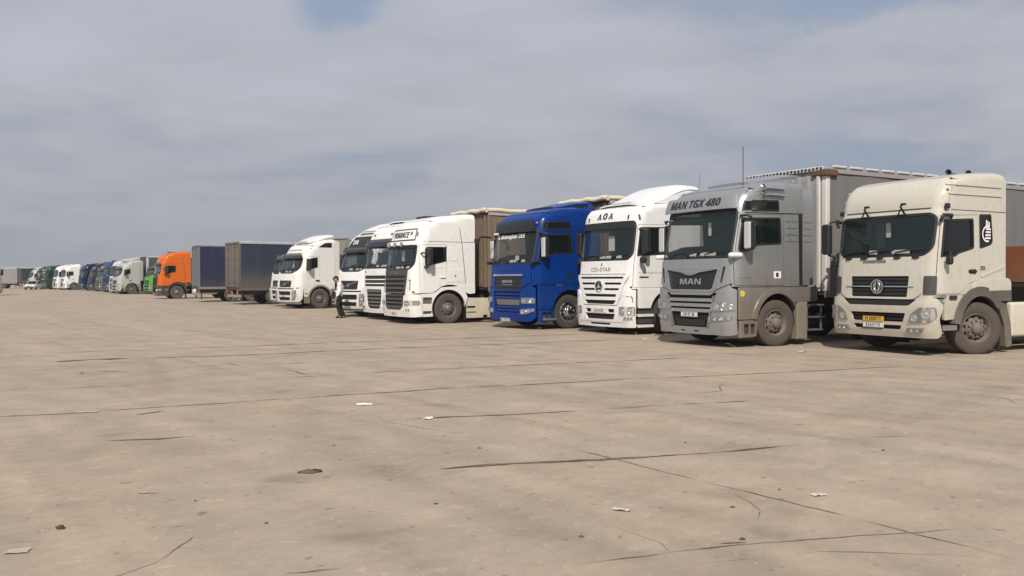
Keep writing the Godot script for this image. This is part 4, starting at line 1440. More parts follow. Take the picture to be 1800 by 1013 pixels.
	# roof spoiler rising to the trailer, with its dark slot
	st = nst()
	var lift := func(p): return Vector3(K.x0 - p.x, 3.62 + 0.62 * smoothstep(0.45, 2.45, p.x) - 0.2 * pow(absf(p.y) / 1.15, 4), -p.y)
	cen = Vector3(K.x0 - 1.2, 3.2, 0)
	panel(st, lift, soft(pv([0.62, -0.85, 0.62, 0.85, 0.95, 1.08, 2.75, 1.14, 2.75, -1.14, 0.95, -1.08]), 0.15), [], 0, 0.04, 0.12)
	for s in [-1, 1]:
		var sl := func(p): return Vector3(K.x0 - p.x, p.y, s * (1.12 - 0.04 * (p.y - 3.6)))
		var sp := pv([0.95, 3.6, 2.75, 3.6, 2.75, 4.05, 2.2, 4.0, 1.5, 3.78])
		panel(st, sl, sp, [], 0, 0.02, 0.2)
	obj("roof_spoiler", st, M["paint"], o)
	strip(o, "spoiler_slot", lift, soft(pv([0.64, -0.5, 0.64, 0.5, 0.78, 0.42, 0.78, -0.42]), 0.03), M["gap"], 0.004, 0.002)
	strip(o, "spoiler_edge", lift, pv([0.95, -1.09, 2.75, -1.16, 2.75, -1.13, 0.95, -1.06]), M["gap"], 0.004, 0.002)
	for s in [-1, 1]:
		st = nst()
		var dl := func(p): return Vector3(K.x0 - p.x, p.y, s * (K.w - 0.02 - 0.06 * clampf((p.x - 2.3) / 0.4, 0, 1)))
		panel(st, dl, soft(pv([2.3, 1.25, 2.7, 1.25, 2.7, 3.9, 2.3, 3.6]), 0.05), [], 0, 0.03, 0.2)
		obj("side_deflector", st, M["paint"], o)
	dirt = 0.0
	front_x = 99.0
	chassis(o, K, {"steer": 0.0, "rim": "rim_grey", "tyre": "tyre"})
	return [o, K]

# Rounded high-roofed truck with a tall dark slatted grille.
func truck_tall_grille(label: String, c: Color, P := {}) -> Array:
	var o := thing("truck", label, "truck", "trucks parked in a row")
	var K := CabSkin.new()
	var orange: bool = P.get("orange", false)
	K.x0 = 1.46; K.w = 1.24; K.r = 0.34; K.bow = 0.12; K.er = 0.2; K.rear = 2.5
	K.prof = [[0.25, 0.04], [0.5, 0.0], [1.0, 0.0], [1.8, 0.05], [2.65, 0.2], [2.78, 0.24], [2.9, 0.3], [3.25, 0.42], [3.45, 0.58], [3.52, 0.68]]
	K.roof = [[0.68, 3.52], [0.85, 3.6], [1.1, 3.67], [1.5, 3.71], [1.6, 3.72], [2.0, 3.77], [2.36, 3.79], [2.42, 3.77], [2.5, 3.68]]
	paint = c; dirt = P.get("dirt", 0.25); dirt_y = 1.0
	var ws := soft(sym([1.08, 2.62, 1.12, 2.5, 1.12, 2.05, 1.0, 1.9, 0.8, 1.84]), 0.07)
	var door := soft(pv([0.36, 2.68, 1.36, 2.7, 1.38, 1.32, 1.16, 1.27, 0.98, 1.13, 0.82, 1.06, 0.36, 1.05]), 0.05)
	var dwin := soft(pv([0.6, 2.6, 1.36, 2.61, 1.375, 2.2, 1.3, 2.14, 0.7, 1.99, 0.56, 1.97, 0.56, 2.5]), 0.05)
	dwin = soft(pv([0.6, 2.6, 1.3, 2.61, 1.31, 2.12, 0.7, 1.99, 0.56, 1.97, 0.56, 2.5]), 0.05)
	cab(o, K, {"yf": 1.02, "ys": 1.04, "ws": ws, "door": door, "dwin": dwin, "arch": [1.5, 0.42, 0.91], "hang": [[-0.05, 2.15, 2.5, 0.24]], "handle": Vector2(1.22, 1.58), "handle_mat": "paint", "dwmat": "dark_glass" if not orange else "side_glass",
		"creases": [pv([0.7, 1.87, 1.3, 1.92, 1.3, 1.945, 0.7, 1.9])]})
	both(o, "cab_seam", K, pv([1.88, 3.3, 1.9, 3.3, 2.0, 2.7, 2.14, 1.36, 2.12, 1.36, 1.98, 2.7]), M["gap"], 0.002, 0.002)
	both(o, "roof_seam", K, pv([0.5, 2.79, 2.49, 2.79, 2.49, 2.805, 0.5, 2.805]), M["grey_plastic"], 0.003, 0.003)
	both(o, "door_pillar", K, rr(1.31, 2.12, 1.37, 2.64, 0.01), M["black_plastic"], 0.012, 0.01)
	both(o, "side_panel", K, rr(1.42, 2.14, 1.86, 2.62, 0.14), M["paint"], 0.01, 0.01)
	both(o, "locker_flap", K, rr(1.42, 1.42, 2.06, 1.84, 0.03), M["paint"], 0.009, 0.009)
	both(o, "flap_lock", K, circ(1.72, 1.62, 0.03, 10), M["black_plastic"], 0.014, 0.006)
	# light board and row of lamps over the windscreen
	var lb := strip(o, "name_board", K.front, soft(sym([0.86, 3.22, 0.94, 2.86]), 0.02), M["paint"], 0.03, 0.03)
	if not orange:
		strip(lb, "board_frame", K.front, soft(sym([0.88, 3.24, 0.96, 2.84]), 0.02), M["black_plastic"], 0.034, 0.01, [soft(sym([0.855, 3.205, 0.925, 2.865]), 0.02)])
		letters("board_lettering", lb, "VOARACE *", K.front, Vector2(0.0, 3.03), 0.2, M["black_print"], 0.035, 0.06, 0.95)
	for s in [1, -1]:
		var q := pv([0.96, 2.98, 1.0, 2.98, 0.99, 3.1, 0.95, 3.12])
		strip(o, "roof_marker", K.front, q if s == 1 else mir(q), M["black_plastic"], 0.02, 0.02)
	strip(o, "sun_visor", K.front, soft(sym([1.06, 2.78, 1.12, 2.66]), 0.03), M["paint"] if not orange else M["smoked"], 0.1, 0.03)
	strip(o, "visor_shade", K.front, soft(sym([1.12, 2.66, 1.14, 2.58]), 0.02), M["black_plastic"], 0.03, 0.03)
	if not orange:
		for u in [-0.62, -0.1, 0.4]:
			var st0 := nst()
			var at: Vector3 = K.front(Vector2(u, 2.71)) + Vector3(0.16, 0, 0)
			lathe(st0, [Vector2(0.0, -0.1), Vector2(0.06, -0.08), Vector2(0.085, 0.0), Vector2(0.08, 0.012), Vector2(0.06, 0.0), Vector2(0.0, -0.02)], 16, Transform3D(Basis(Vector3(0, 1, 0), PI / 2), at))
			obj("spot_light", st0, M["reflector"], o)
	# grille: dark surround with six slats above, four below
	var up := soft(sym([0.83, 1.83, 0.8, 1.5, 0.73, 1.02]), 0.04)
	var g := strip(o, "grille", K.wrap, up, M["grey_plastic"], 0.05, 0.08, [], 0.2)
	if orange: letters("maker_name", g, "SCANIA", K.wrap, Vector2(0, 1.74), 0.08, M["dull_steel"], 0.054, 0.0, 1.5)
	else: letters("maker_name", g, "SCANIA", K.wrap, Vector2(0, 1.74), 0.09, M["rim_grey"], 0.054, 0.0, 1.5)
	for i in 4:
		strip(g, "opening", K.wrap, soft(sym([0.76 - i * 0.022, 1.64 - i * 0.155, 0.75 - i * 0.022, 1.55 - i * 0.155]), 0.03), M["gap"], 0.053, 0.004)
		strip(g, "slat", K.wrap, soft(sym([0.77 - i * 0.022, 1.54 - i * 0.155, 0.76 - i * 0.022, 1.505 - i * 0.155]), 0.012), M["dark_steel" if orange else "rim_grey"], 0.075, 0.03)
	var lo := soft(sym([0.72, 1.0, 0.68, 0.6, 0.5, 0.48]), 0.05)
	var g2 := strip(o, "lower_grille", K.wrap, lo, M["grey_plastic"], 0.055, 0.06, [], 0.2)
	for i in 3:
		strip(g2, "opening", K.wrap, soft(sym([0.66 - i * 0.02, 0.95 - i * 0.13, 0.65 - i * 0.02, 0.87 - i * 0.13]), 0.02), M["gap"], 0.058, 0.004)
		strip(g2, "slat", K.wrap, soft(sym([0.67 - i * 0.02, 0.86 - i * 0.13, 0.66 - i * 0.02, 0.83 - i * 0.13]), 0.012), M["dark_steel" if orange else "rim_grey"], 0.078, 0.03)
	var L := K.arc(0.4)
	if orange:
		paint = Color(0.06, 0.055, 0.05)
	var bmp := soft(sym([0.74, 0.96, 0.86, 1.02, L, 1.0, L, 0.26, 1.2, 0.24, 0.0, 0.24]), 0.04)
	strip(o, "bumper", K.wrap, bmp, M["paint"], 0.05, 0.06, [soft(sym([0.7, 0.98, 0.66, 0.6, 0.48, 0.5]), 0.05)], 0.1)
	lamp(o, K, soft(pv([0.78, 0.62, 0.76, 0.78, 1.1, 0.8, 1.36, 0.8, 1.36, 0.66]), 0.03), [[0.88, 0.7, 0.055], [1.02, 0.71, 0.055]], 0.053)
	for s in [1, -1]:
		var q := rr(1.14, 0.655, 1.34, 0.79, 0.02)
		strip(o, "indicator", K.wrap, q if s == 1 else mir(q), M["amber"], 0.056, 0.01)
		for u in [0.86, 1.0]:
			var q2 := circ(u, 0.48, 0.045, 14)
			strip(o, "fog_light", K.wrap, q2 if s == 1 else mir(q2), M["reflector"], 0.055, 0.004)
	plate(o, K, 0.0, 0.34, 0.5, 0.11, "42 H 71", "plate_white", 0.055)
	for s in [1, -1]:
		var q := pv([0.93, 1.5, 1.02, 1.5, 1.02, 1.14, 0.99, 1.14, 0.99, 1.47, 0.93, 1.47])
		strip(o, "corner_vent", K.wrap, q if s == 1 else mir(q), M["grey_plastic"], 0.008, 0.006)
	# flank with steps, arch, and skirts
	both(o, "flank", K, cut(soft(pv([0.4, 1.02, 0.82, 1.03, 1.0, 1.1, 1.18, 1.24, 2.1, 1.28, 2.1, 1.1, 2.2, 0.88, 2.0, 0.3, 0.4, 0.24]), 0.03), circ(1.46, 0.5, 0.66, 40)), M["paint"], 0.012, 0.05, [rr(0.46, 0.34, 0.8, 0.44, 0.02), rr(0.46, 0.68, 0.82, 0.9, 0.02)], 0.12)
	both(o, "step_well", K, rr(0.44, 0.3, 0.84, 0.94, 0.02), M["rim_grey"], -0.05, 0.0)
	both(o, "rear_corner", K, soft(pv([2.14, 1.3, 2.5, 1.31, 2.5, 1.02, 2.22, 1.0]), 0.05), M["paint"], 0.012, 0.05)
	paint = c if not orange else Color(0.04, 0.04, 0.04)
	if not orange:
		paint = Color(0.68, 0.62, 0.5); dirt = 0.4
		for s in [-1, 1]:
			var st := nst()
			var sk := func(p): return Vector3(K.x0 - p.x, p.y, s * (K.w - 0.04))
			panel(st, sk, soft(pv([2.08, 0.87, 4.2, 0.84, 4.2, 0.18, 2.16, 0.16]), 0.04), [rr(2.2, 0.5, 2.55, 0.58, 0.02), rr(2.2, 0.34, 2.6, 0.38, 0.015), pv([2.85, 0.17, 3.05, 0.17, 3.03, 0.26, 2.87, 0.26])], 0, 0.05, 0.2)
			obj("side_skirt", st, M["paint"], o)
			st = nst()
			box(st, Vector3(K.x0 - 3.1, 0.52, s * (K.w - 0.1)), Vector3(1.9, 0.5, 0.06))
			obj("skirt_back", st, M["grey_plastic"], o)
	mirror(o, K, 0.62, 1.98, 2.56, 0.22, 0.1, M["black_plastic"])
	for s in [-1, 1]:
		var st := nst()
		tube(st, [Vector3(K.x0 - 0.42, 2.38, s * (K.w - 0.06)), Vector3(K.x0 - 0.4, 2.4, s * (K.w + 0.1)), Vector3(K.x0 - 0.58, 2.4, s * (K.w + 0.16))], 0.03, 6)
		rbox(st, Vector3(K.x0 - 0.55, 1.93, s * (K.w + 0.08)), Vector3(0.1, 0.1, 0.2), 0.04)
		obj("mirror_arm", st, M["black_plastic"], o)
	wipers(o, K, 1.95, [-0.75, -0.1, 0.4], 0.45)
	var st3 := nst()
	rbox(st3, Vector3(K.x0 - 1.35, 3.70, 0.1), Vector3(0.6, 0.07, 0.7), 0.03)
	obj("roof_hatch", st3, M["black_plastic"], o)
	dirt = 0.0
	front_x = 99.0
	chassis(o, K, {"steer": P.get("steer", -4.0), "rim": "rim_grey", "tank": orange})
	return [o, K]

# Boxier white truck: bright slats above, a dark U-shaped radiator grille below.
func truck_slatted(label: String, c: Color, P := {}) -> Array:
	var o := thing("truck", label, "truck", "trucks parked in a row")
	var K := CabSkin.new()
	K.x0 = 1.38; K.w = 1.23; K.r = 0.26; K.bow = 0.08; K.er = 0.16; K.rear = 2.26
	K.prof = [[0.25, 0.05], [0.5, 0.0], [1.1, 0.0], [1.9, 0.06], [2.8, 0.2], [2.95, 0.25], [3.3, 0.42], [3.5, 0.6]]
	K.roof = [[0.6, 3.5], [0.9, 3.62], [1.5, 3.7], [2.1, 3.76], [2.26, 3.7]]
	paint = c; dirt = P.get("dirt", 0.2); dirt_y = 0.9
	var ws := soft(sym([1.08, 2.78, 1.14, 2.65, 1.13, 2.05, 1.05, 1.94]), 0.06)
	var door := soft(pv([0.2, 2.82, 1.4, 2.84, 1.42, 1.28, 0.2, 1.28]), 0.05)
	var dwin := soft(pv([0.5, 2.74, 1.28, 2.76, 1.3, 2.2, 0.52, 2.06, 0.32, 2.06, 0.34, 2.7]), 0.05)
	cab(o, K, {"yf": 1.0, "ys": 1.2, "ws": ws, "door": door, "dwin": dwin, "arch": [1.38, 0.45, 0.85], "handle": Vector2(1.25, 1.6), "wsmat": P.get("wsmat", "windscreen")})
	strip(o, "sun_visor", K.front, soft(sym([1.06, 2.98, 1.16, 2.72]), 0.04), M["smoked"], 0.11, 0.02)
	strip(o, "bonnet_panel", K.wrap, soft(sym([1.02, 1.9, 1.02, 1.7]), 0.03), M["paint"], 0.02, 0.03)
	for u in [-0.9, 0.85]:
		strip(o, "bonnet_lock", K.wrap, rr(u - 0.03, 1.76, u + 0.04, 1.85, 0.01), M["grey_plastic"], 0.026, 0.01)
	strip(o, "bonnet_seam", K.wrap, rr(-0.02, 1.72, 0.0, 1.88, 0.006), M["galvanised"], 0.024, 0.005)
	strip(o, "grille_back", K.wrap, soft(sym([0.98, 1.7, 0.95, 1.2]), 0.03), M["gap"], 0.007, 0.0)
	var g := strip(o, "grille", K.wrap, soft(sym([1.02, 1.7, 0.98, 1.2]), 0.03), M["paint"], 0.02, 0.04, [rr(-0.93, 1.53, 0.93, 1.66, 0.02), rr(-0.92, 1.38, 0.92, 1.49, 0.02), rr(-0.9, 1.25, 0.9, 1.34, 0.02)], 0.2)
	slat_rows(g, K, [[1.595, 0.92], [1.435, 0.9], [1.295, 0.88]], 0.02, M["grey_plastic"], 0.016, 0.008)
	var lo := soft(sym([0.66, 1.14, 0.62, 0.7, 0.5, 0.42]), 0.1)
	var g2 := strip(o, "lower_grille", K.wrap, grow(lo, 0.02), M["gap"], 0.007, 0.02)
	for i in 5:
		strip(g2, "slat", K.wrap, soft(sym([0.62 - i * 0.022, 1.1 - i * 0.135, 0.6 - i * 0.022, 1.035 - i * 0.135]), 0.015), M["rim_grey"], 0.03, 0.03)
	var L := K.arc(0.4)
	strip(o, "bumper", K.wrap, soft(sym([0.7, 1.17, 1.1, 1.2, L, 1.14, L, 0.32, 1.1, 0.27, 0.0, 0.26]), 0.05), M["paint"], 0.05, 0.06, [lo], 0.1)
	lamp(o, K, soft(pv([0.84, 0.62, 0.82, 0.92, 1.14, 0.98, 1.2, 0.7]), 0.04), [[0.96, 0.84, 0.06], [1.04, 0.72, 0.06]], 0.053)
	lamp(o, K, rr(0.8, 0.42, 1.1, 0.52, 0.02), [[0.95, 0.47, 0.035]], 0.053, "fog_light")
	both(o, "flank", K, cut(soft(pv([0.38, 1.22, 2.2, 1.3, 2.2, 1.05, 1.96, 0.75, 1.9, 0.36, 0.38, 0.32]), 0.03), circ(1.38, 0.5, 0.66, 40)), M["paint"], 0.012, 0.05, [rr(0.46, 0.4, 0.76, 0.55, 0.02), rr(0.46, 0.68, 0.76, 0.84, 0.02)], 0.14)
	both(o, "step_well", K, rr(0.44, 0.38, 0.78, 0.86, 0.02), M["grey_plastic"], -0.05, 0.0)
	mirror(o, K, 0.42, 2.0, 2.62, 0.22, 0.1, M["black_plastic"])
	wipers(o, K, 2.03, [-0.75, -0.1, 0.4], 0.45)
	for s in [1, -1]:
		var q := rr(0.62, 3.16, 0.8, 3.24, 0.02)
		strip(o, "roof_light", K.front, q if s == 1 else mir(q), M["rim_grey"], 0.008, 0.006)
	var st := nst()
	cen = Vector3(0, 3.0, 0)
	var lift := func(p): return Vector3(K.x0 - p.x, 3.74 + 0.16 * smoothstep(1.0, 2.4, p.x) - 0.12 * pow(absf(p.y), 4), -p.y)
	panel(st, lift, soft(pv([1.0, -0.8, 1.0, 0.8, 2.3, 1.05, 2.3, -1.05]), 0.15), [], 0, 0.05, 0.2)
	obj("roof_spoiler", st, M["paint"], o)
	strip(o, "spoiler_slot", lift, pv([1.0, -0.6, 1.06, -0.6, 1.06, 0.6, 1.0, 0.6]), M["gap"], 0.004, 0.002)
	dirt = 0.0
	front_x = 99.0
	chassis(o, K, {"steer": 0.0, "rim": "rim_grey", "tyre": P.get("tyre", "tyre")})
	return [o, K]

# Swept-back truck with a diagonal bar across its small grille; "roof" picks the cab's height.
func truck_swept(label: String, c: Color, P := {}) -> Array:
	var o := thing("truck", label, "truck", "trucks parked in a row")
	var K := CabSkin.new()
	var low: bool = P.get("low", false)
	K.x0 = 1.4; K.w = 1.24; K.r = 0.42; K.bow = 0.12; K.er = 0.2; K.rear = 2.26
	if low:
		K.prof = [[0.25, 0.06], [0.5, 0.0], [1.0, 0.0], [1.85, 0.1], [2.6, 0.4], [2.75, 0.5], [2.9, 0.7]]
		K.roof = [[0.7, 2.9], [0.9, 2.97], [1.3, 3.02], [2.26, 3.02]]
	else:
		K.prof = [[0.25, 0.06], [0.5, 0.0], [1.0, 0.0], [1.85, 0.1], [2.6, 0.42], [2.75, 0.5], [3.1, 0.68], [3.2, 0.75], [3.28, 0.85]]
		K.roof = [[0.85, 3.28], [1.0, 3.36], [1.3, 3.5], [1.7, 3.6], [2.26, 3.64]]
	paint = c; dirt = P.get("dirt", 0.35); dirt_y = P.get("dirt_y", 1.2)
	var ws := soft(sym([0.98, 2.6, 1.06, 2.5, 1.1, 2.15, 0.98, 1.98, 0.6, 1.84]), 0.08)
	var door := soft(pv([0.5, 2.66, 1.36, 2.72, 1.38, 1.34, 1.2, 1.3, 0.95, 1.22, 0.72, 1.08, 0.4, 1.04, 0.42, 1.9]), 0.05)
	var dwin := soft(pv([0.66, 2.56, 1.24, 2.66, 1.25, 2.14, 0.86, 2.06, 0.6, 1.98]), 0.05)
	var wins := []
	if not low and P.get("roofwin", true):
		wins.append(soft(pv([1.36, 3.2, 1.7, 3.4, 2.06, 3.42, 2.08, 3.2]), 0.04))
	cab(o, K, {"yf": 0.98, "ys": 1.02, "ws": ws, "door": door, "dwin": dwin, "wins": wins, "winmat": "dark_glass", "arch": [1.4, 0.45, 0.86], "handle": Vector2(1.24, 1.45), "wsmat": P.get("wsmat", "windscreen")})
	var dark := lin(Color(0.04, 0.04, 0.045))
	strip(o, "sun_visor", K.front, soft(sym([0.94, 2.78, 1.1, 2.56]), 0.05), M["smoked"], 0.13, 0.02)
	if not low:
		if P.get("board", false):
			strip(o, "roof_window", K.front, soft(sym([0.72, 3.22, 0.86, 2.86]), 0.03), M["dark_glass"], 0.012, 0.012)
			letters("window_lettering", o, "TIR", K.front, Vector2(-0.42, 3.03), 0.16, M["plate_white"], 0.014, 0.1, 1.3)
			strip(o, "board_frame", K.front, soft(sym([0.76, 3.26, 0.9, 2.83]), 0.03), M["black_plastic"], 0.016, 0.016, [soft(sym([0.71, 3.21, 0.85, 2.87]), 0.03)])
		else:
			strip(o, "name_board", K.front, soft(sym([0.7, 3.16, 0.82, 2.88]), 0.04), M["paint"], 0.05, 0.05)
			strip(o, "board_seam", K.front, soft(sym([0.66, 3.06, 0.76, 2.98]), 0.02), M["galvanised"], 0.053, 0.004)
		# roof spoiler
		var st := nst()
		cen = Vector3(0, 3.0, 0)
		var lift := func(p): return Vector3(K.x0 - p.x, 3.4 + 0.5 * smoothstep(0.5, 2.3, p.x) - 0.16 * pow(absf(p.y) / 1.1, 4), -p.y)
		panel(st, lift, soft(pv([0.95, -0.7, 0.95, 0.7, 1.4, 1.0, 2.36, 1.08, 2.36, -1.08, 1.4, -1.0]), 0.15), [], 0, 0.06, 0.14)
		obj("roof_spoiler", st, M["paint"], o)
		strip(o, "spoiler_edge", lift, pv([1.4, -1.0, 2.36, -1.08, 2.36, -1.05, 1.4, -0.97]), M["gap"], 0.003, 0.002)
		strip(o, "spoiler_slot", lift, pv([0.95, -0.6, 1.03, -0.6, 1.03, 0.6, 0.95, 0.6]), M["gap"], 0.003, 0.002)
	# bonnet, grille with the diagonal bar, bumper
	strip(o, "bonnet_panel", K.wrap, soft(sym([0.86, 1.8, 0.9, 1.06]), 0.05), M["paint"], 0.02, 0.03, [soft(sym([0.66, 1.46, 0.62, 1.1]), 0.05)], 0.14)
	var g := strip(o, "grille", K.wrap, soft(sym([0.68, 1.48, 0.64, 1.08]), 0.05), M["black_plastic"], 0.007, 0.02)
	for i in 5:
		strip(g, "slat", K.wrap, soft(sym([0.62, 1.43 - i * 0.07, 0.62, 1.405 - i * 0.07]), 0.008), M["dark_steel"], 0.014, 0.014)
	strip(g, "diagonal_bar", K.wrap, pv([-0.62, 1.12, -0.56, 1.12, 0.62, 1.42, 0.62, 1.45, 0.54, 1.45, -0.62, 1.15]), M["rim_grey"], 0.022, 0.012)
	strip(g, "emblem", K.wrap, band(0.0, 1.275, 0.055, 0.08, 0, 360, 18), M["chrome"], 0.03, 0.012)
	strip(o, "shadow_gap", K.wrap, sym([1.3, 1.06, 1.3, 0.94]), M["gap"], 0.006, 0.0)
	var L := K.arc(0.42)
	var h1 := soft(sym([0.66, 0.9, 0.66, 0.7]), 0.04)
	var h2 := soft(sym([0.64, 0.6, 0.6, 0.44]), 0.04)
	strip(o, "intake_back", K.wrap, sym([0.7, 0.92, 0.66, 0.42]), M["gap"], 0.0, 0.0)
	strip(o, "bumper", K.wrap, soft(sym([0.9, 1.0, 1.2, 1.06, L, 1.06, L - 0.06, 0.5, 1.2, 0.36, 0.0, 0.34]), 0.05), M["paint"], 0.05, 0.06, [h1, h2], 0.1)
	slat_rows(o, K, [[0.85, 0.64], [0.76, 0.64], [0.55, 0.6], [0.48, 0.58]], 0.025, M["dark_steel"], 0.02, 0.02, "intake_slat")
	plate(o, K, 0.0, 0.65, 0.6, 0.09, "39 B 65", "plate_white", 0.055)
	lamp(o, K, soft(pv([0.8, 0.48, 0.8, 0.92, 1.06, 0.98, 1.1, 0.66, 0.98, 0.46]), 0.04), [[0.91, 0.86, 0.055], [0.94, 0.73, 0.055], [0.92, 0.6, 0.045]], 0.053)
	paint = Color(0.13, 0.125, 0.12)
	strip(o, "bumper_lip", K.wrap, soft(sym([1.3, 0.36, 1.28, 0.24]), 0.03), M["plastic"], 0.02, 0.06)
	both(o, "step_panel", K, rr(0.48, 0.28, 0.8, 0.62, 0.03), M["plastic"], 0.0, 0.06)
	paint = c
	both(o, "flank", K, cut(soft(pv([0.44, 1.02, 0.74, 1.07, 0.95, 1.2, 1.25, 1.3, 2.24, 1.34, 2.24, 1.16, 1.96, 0.95, 0.8, 0.62, 0.46, 0.62]), 0.03), circ(1.4, 0.5, 0.66, 40)), M["paint"], 0.012, 0.05, [rr(0.5, 0.75, 0.68, 0.8, 0.01)], 0.14)
	paint = Color(0.26, 0.24, 0.22)
	both(o, "arch_trim", K, band(1.4, 0.5, 0.655, 0.74, 20, 168, 22), M["plastic"], 0.03, 0.1)
	both(o, "rear_fender", K, soft(pv([1.98, 1.1, 2.3, 1.1, 2.32, 0.4, 2.1, 0.36]), 0.05), M["plastic"], -0.02, 0.3)
	both(o, "visor_slot", K, rr(0.5, 0.76, 0.66, 0.79, 0.008), M["gap"], 0.014, 0.002)
	mirror(o, K, 0.66, 1.98, 2.56, 0.22, 0.1, M["black_plastic"])
	wipers(o, K, 1.96, [-0.7, -0.1, 0.4], 0.42)
	paint = c
	if not low:
		for s in [-1, 1]:
			var st := nst()
			cen = Vector3(-1, 2, 0)
			var dl := func(p): return Vector3(K.x0 - p.x, p.y, s * (K.w - 0.02 - 0.06 * clampf((p.x - 2.28) / 0.4, 0, 1)))
			panel(st, dl, soft(pv([2.28, 1.4, 2.58, 1.4, 2.58, 3.5, 2.28, 3.6]), 0.05), [], 0, 0.03, 0.25)
			obj("side_deflector", st, M["paint"], o)
	dirt = 0.0
	front_x = 99.0
	chassis(o, K, {"steer": P.get("steer", 0.0), "rim": "rim_grey"})
	return [o, K]

# ---------------------------------------------------------------- ground
func ground_y(x: float, z: float) -> float:
	return 0.010 * nz.get_noise_2d(x * 0.35, z * 0.35) - 0.004

func ground_tone(x: float, z: float) -> Color:
	var big := nz.get_noise_2d(x * 0.12, z * 0.16)
	var mid := nz.get_noise_2d(x * 0.9 + 40.0, z * 1.3)
	var fine := nz2.get_noise_2d(x * 2.6, z * 3.6)
	var grain := nz2.get_noise_2d(x * 7.0 + 11.0, z * 8.0)
	var t := 1.0 + 0.07 * big + 0.05 * mid + 0.06 * fine + 0.05 * grain
	# worn wheel lanes that run along the row of trucks
	var lane := (x * 0.777 - z * 0.63)
	var along := (x * -0.63 - z * 0.777)
	var track := nz.get_noise_2d(lane * 1.6 + 90.0, along * 0.05)
	t += 0.11 * track
	var rut := nz2.get_noise_2d(lane * 3.1 - 20.0, along * 0.09)
	t -= 0.10 * smoothstep(0.12, 0.5, rut)
	var patch := nz.get_noise_2d(x * 0.33 + 15.0, z * 0.5 - 60.0)
	t -= 0.06 * smoothstep(0.1, 0.42, patch)
	for q in [[-30.0, -3.0, 26.6], [-30.0, -3.0, 28.5], [-24.0, 14.0, 24.6], [-24.0, 14.0, 26.5], [22.0, 6.0, 21.4], [22.0, 6.0, 23.3], [-60.0, -40.0, 58.0], [-60.0, -40.0, 60.0], [30.0, -44.0, 31.0], [30.0, -44.0, 32.9]]:
		var rr0 := absf(Vector2(x - q[0], z - q[1]).length() - q[2])
		if rr0 < 0.2:
			t -= 0.075 * smoothstep(0.2, 0.09, rr0) * clampf(0.6 + 1.2 * nz.get_noise_2d(along * 0.3 + q[2], lane * 0.2), 0.0, 1.2)
	# oil-dark patches of their own shape
	var spot := nz2.get_noise_2d(x * 0.55 + 300.0, z * 0.8 + 80.0)
	t -= 0.22 * smoothstep(0.45, 0.75, spot)
	var pale := nz2.get_noise_2d(x * 0.8 - 200.0, z * 1.5 - 40.0)
	t += 0.08 * smoothstep(0.35, 0.7, pale)
	var warm := nz.get_noise_2d(x * 0.25 - 70.0, z * 0.25)
	var c := Color(0.432, 0.35, 0.264).lerp(Color(0.412, 0.342, 0.27), warm * 0.5 + 0.5)
	return Color(c.r * t, c.g * t, c.b * t)

func spread(a: float, b: float, fine_a: float, fine_b: float, step: float, growth: float) -> PackedFloat32Array:
	var r := PackedFloat32Array()
	var v := fine_a
	while v <= fine_b:
		r.append(v)
		v += step
	var s := step
	var lo := PackedFloat32Array()
	v = fine_a
	while v > a:
		s *= growth
		v -= s
		lo.append(v)
	lo.reverse()
	lo.append_array(r)
	s = step
	v = r[-1]
	while v < b:
		s *= growth
		v += s
		lo.append(v)
	return lo

func noise_image(seed_: int, freq: float, size: int, octaves: int, lo: float, hi: float) -> Image:
	var n := FastNoiseLite.new()
	n.seed = seed_
	n.frequency = freq
	n.fractal_octaves = octaves
	n.noise_type = FastNoiseLite.TYPE_SIMPLEX_SMOOTH
	var im := n.get_seamless_image(size, size, false, false, 0.1, true)
	var d := im.get_data()
	for i in d.size():
		d[i] = int(clampf(lerpf(lo, hi, d[i] / 255.0), 0.0, 1.0) * 255.0)
	return Image.create_from_data(size, size, false, Image.FORMAT_L8, d)

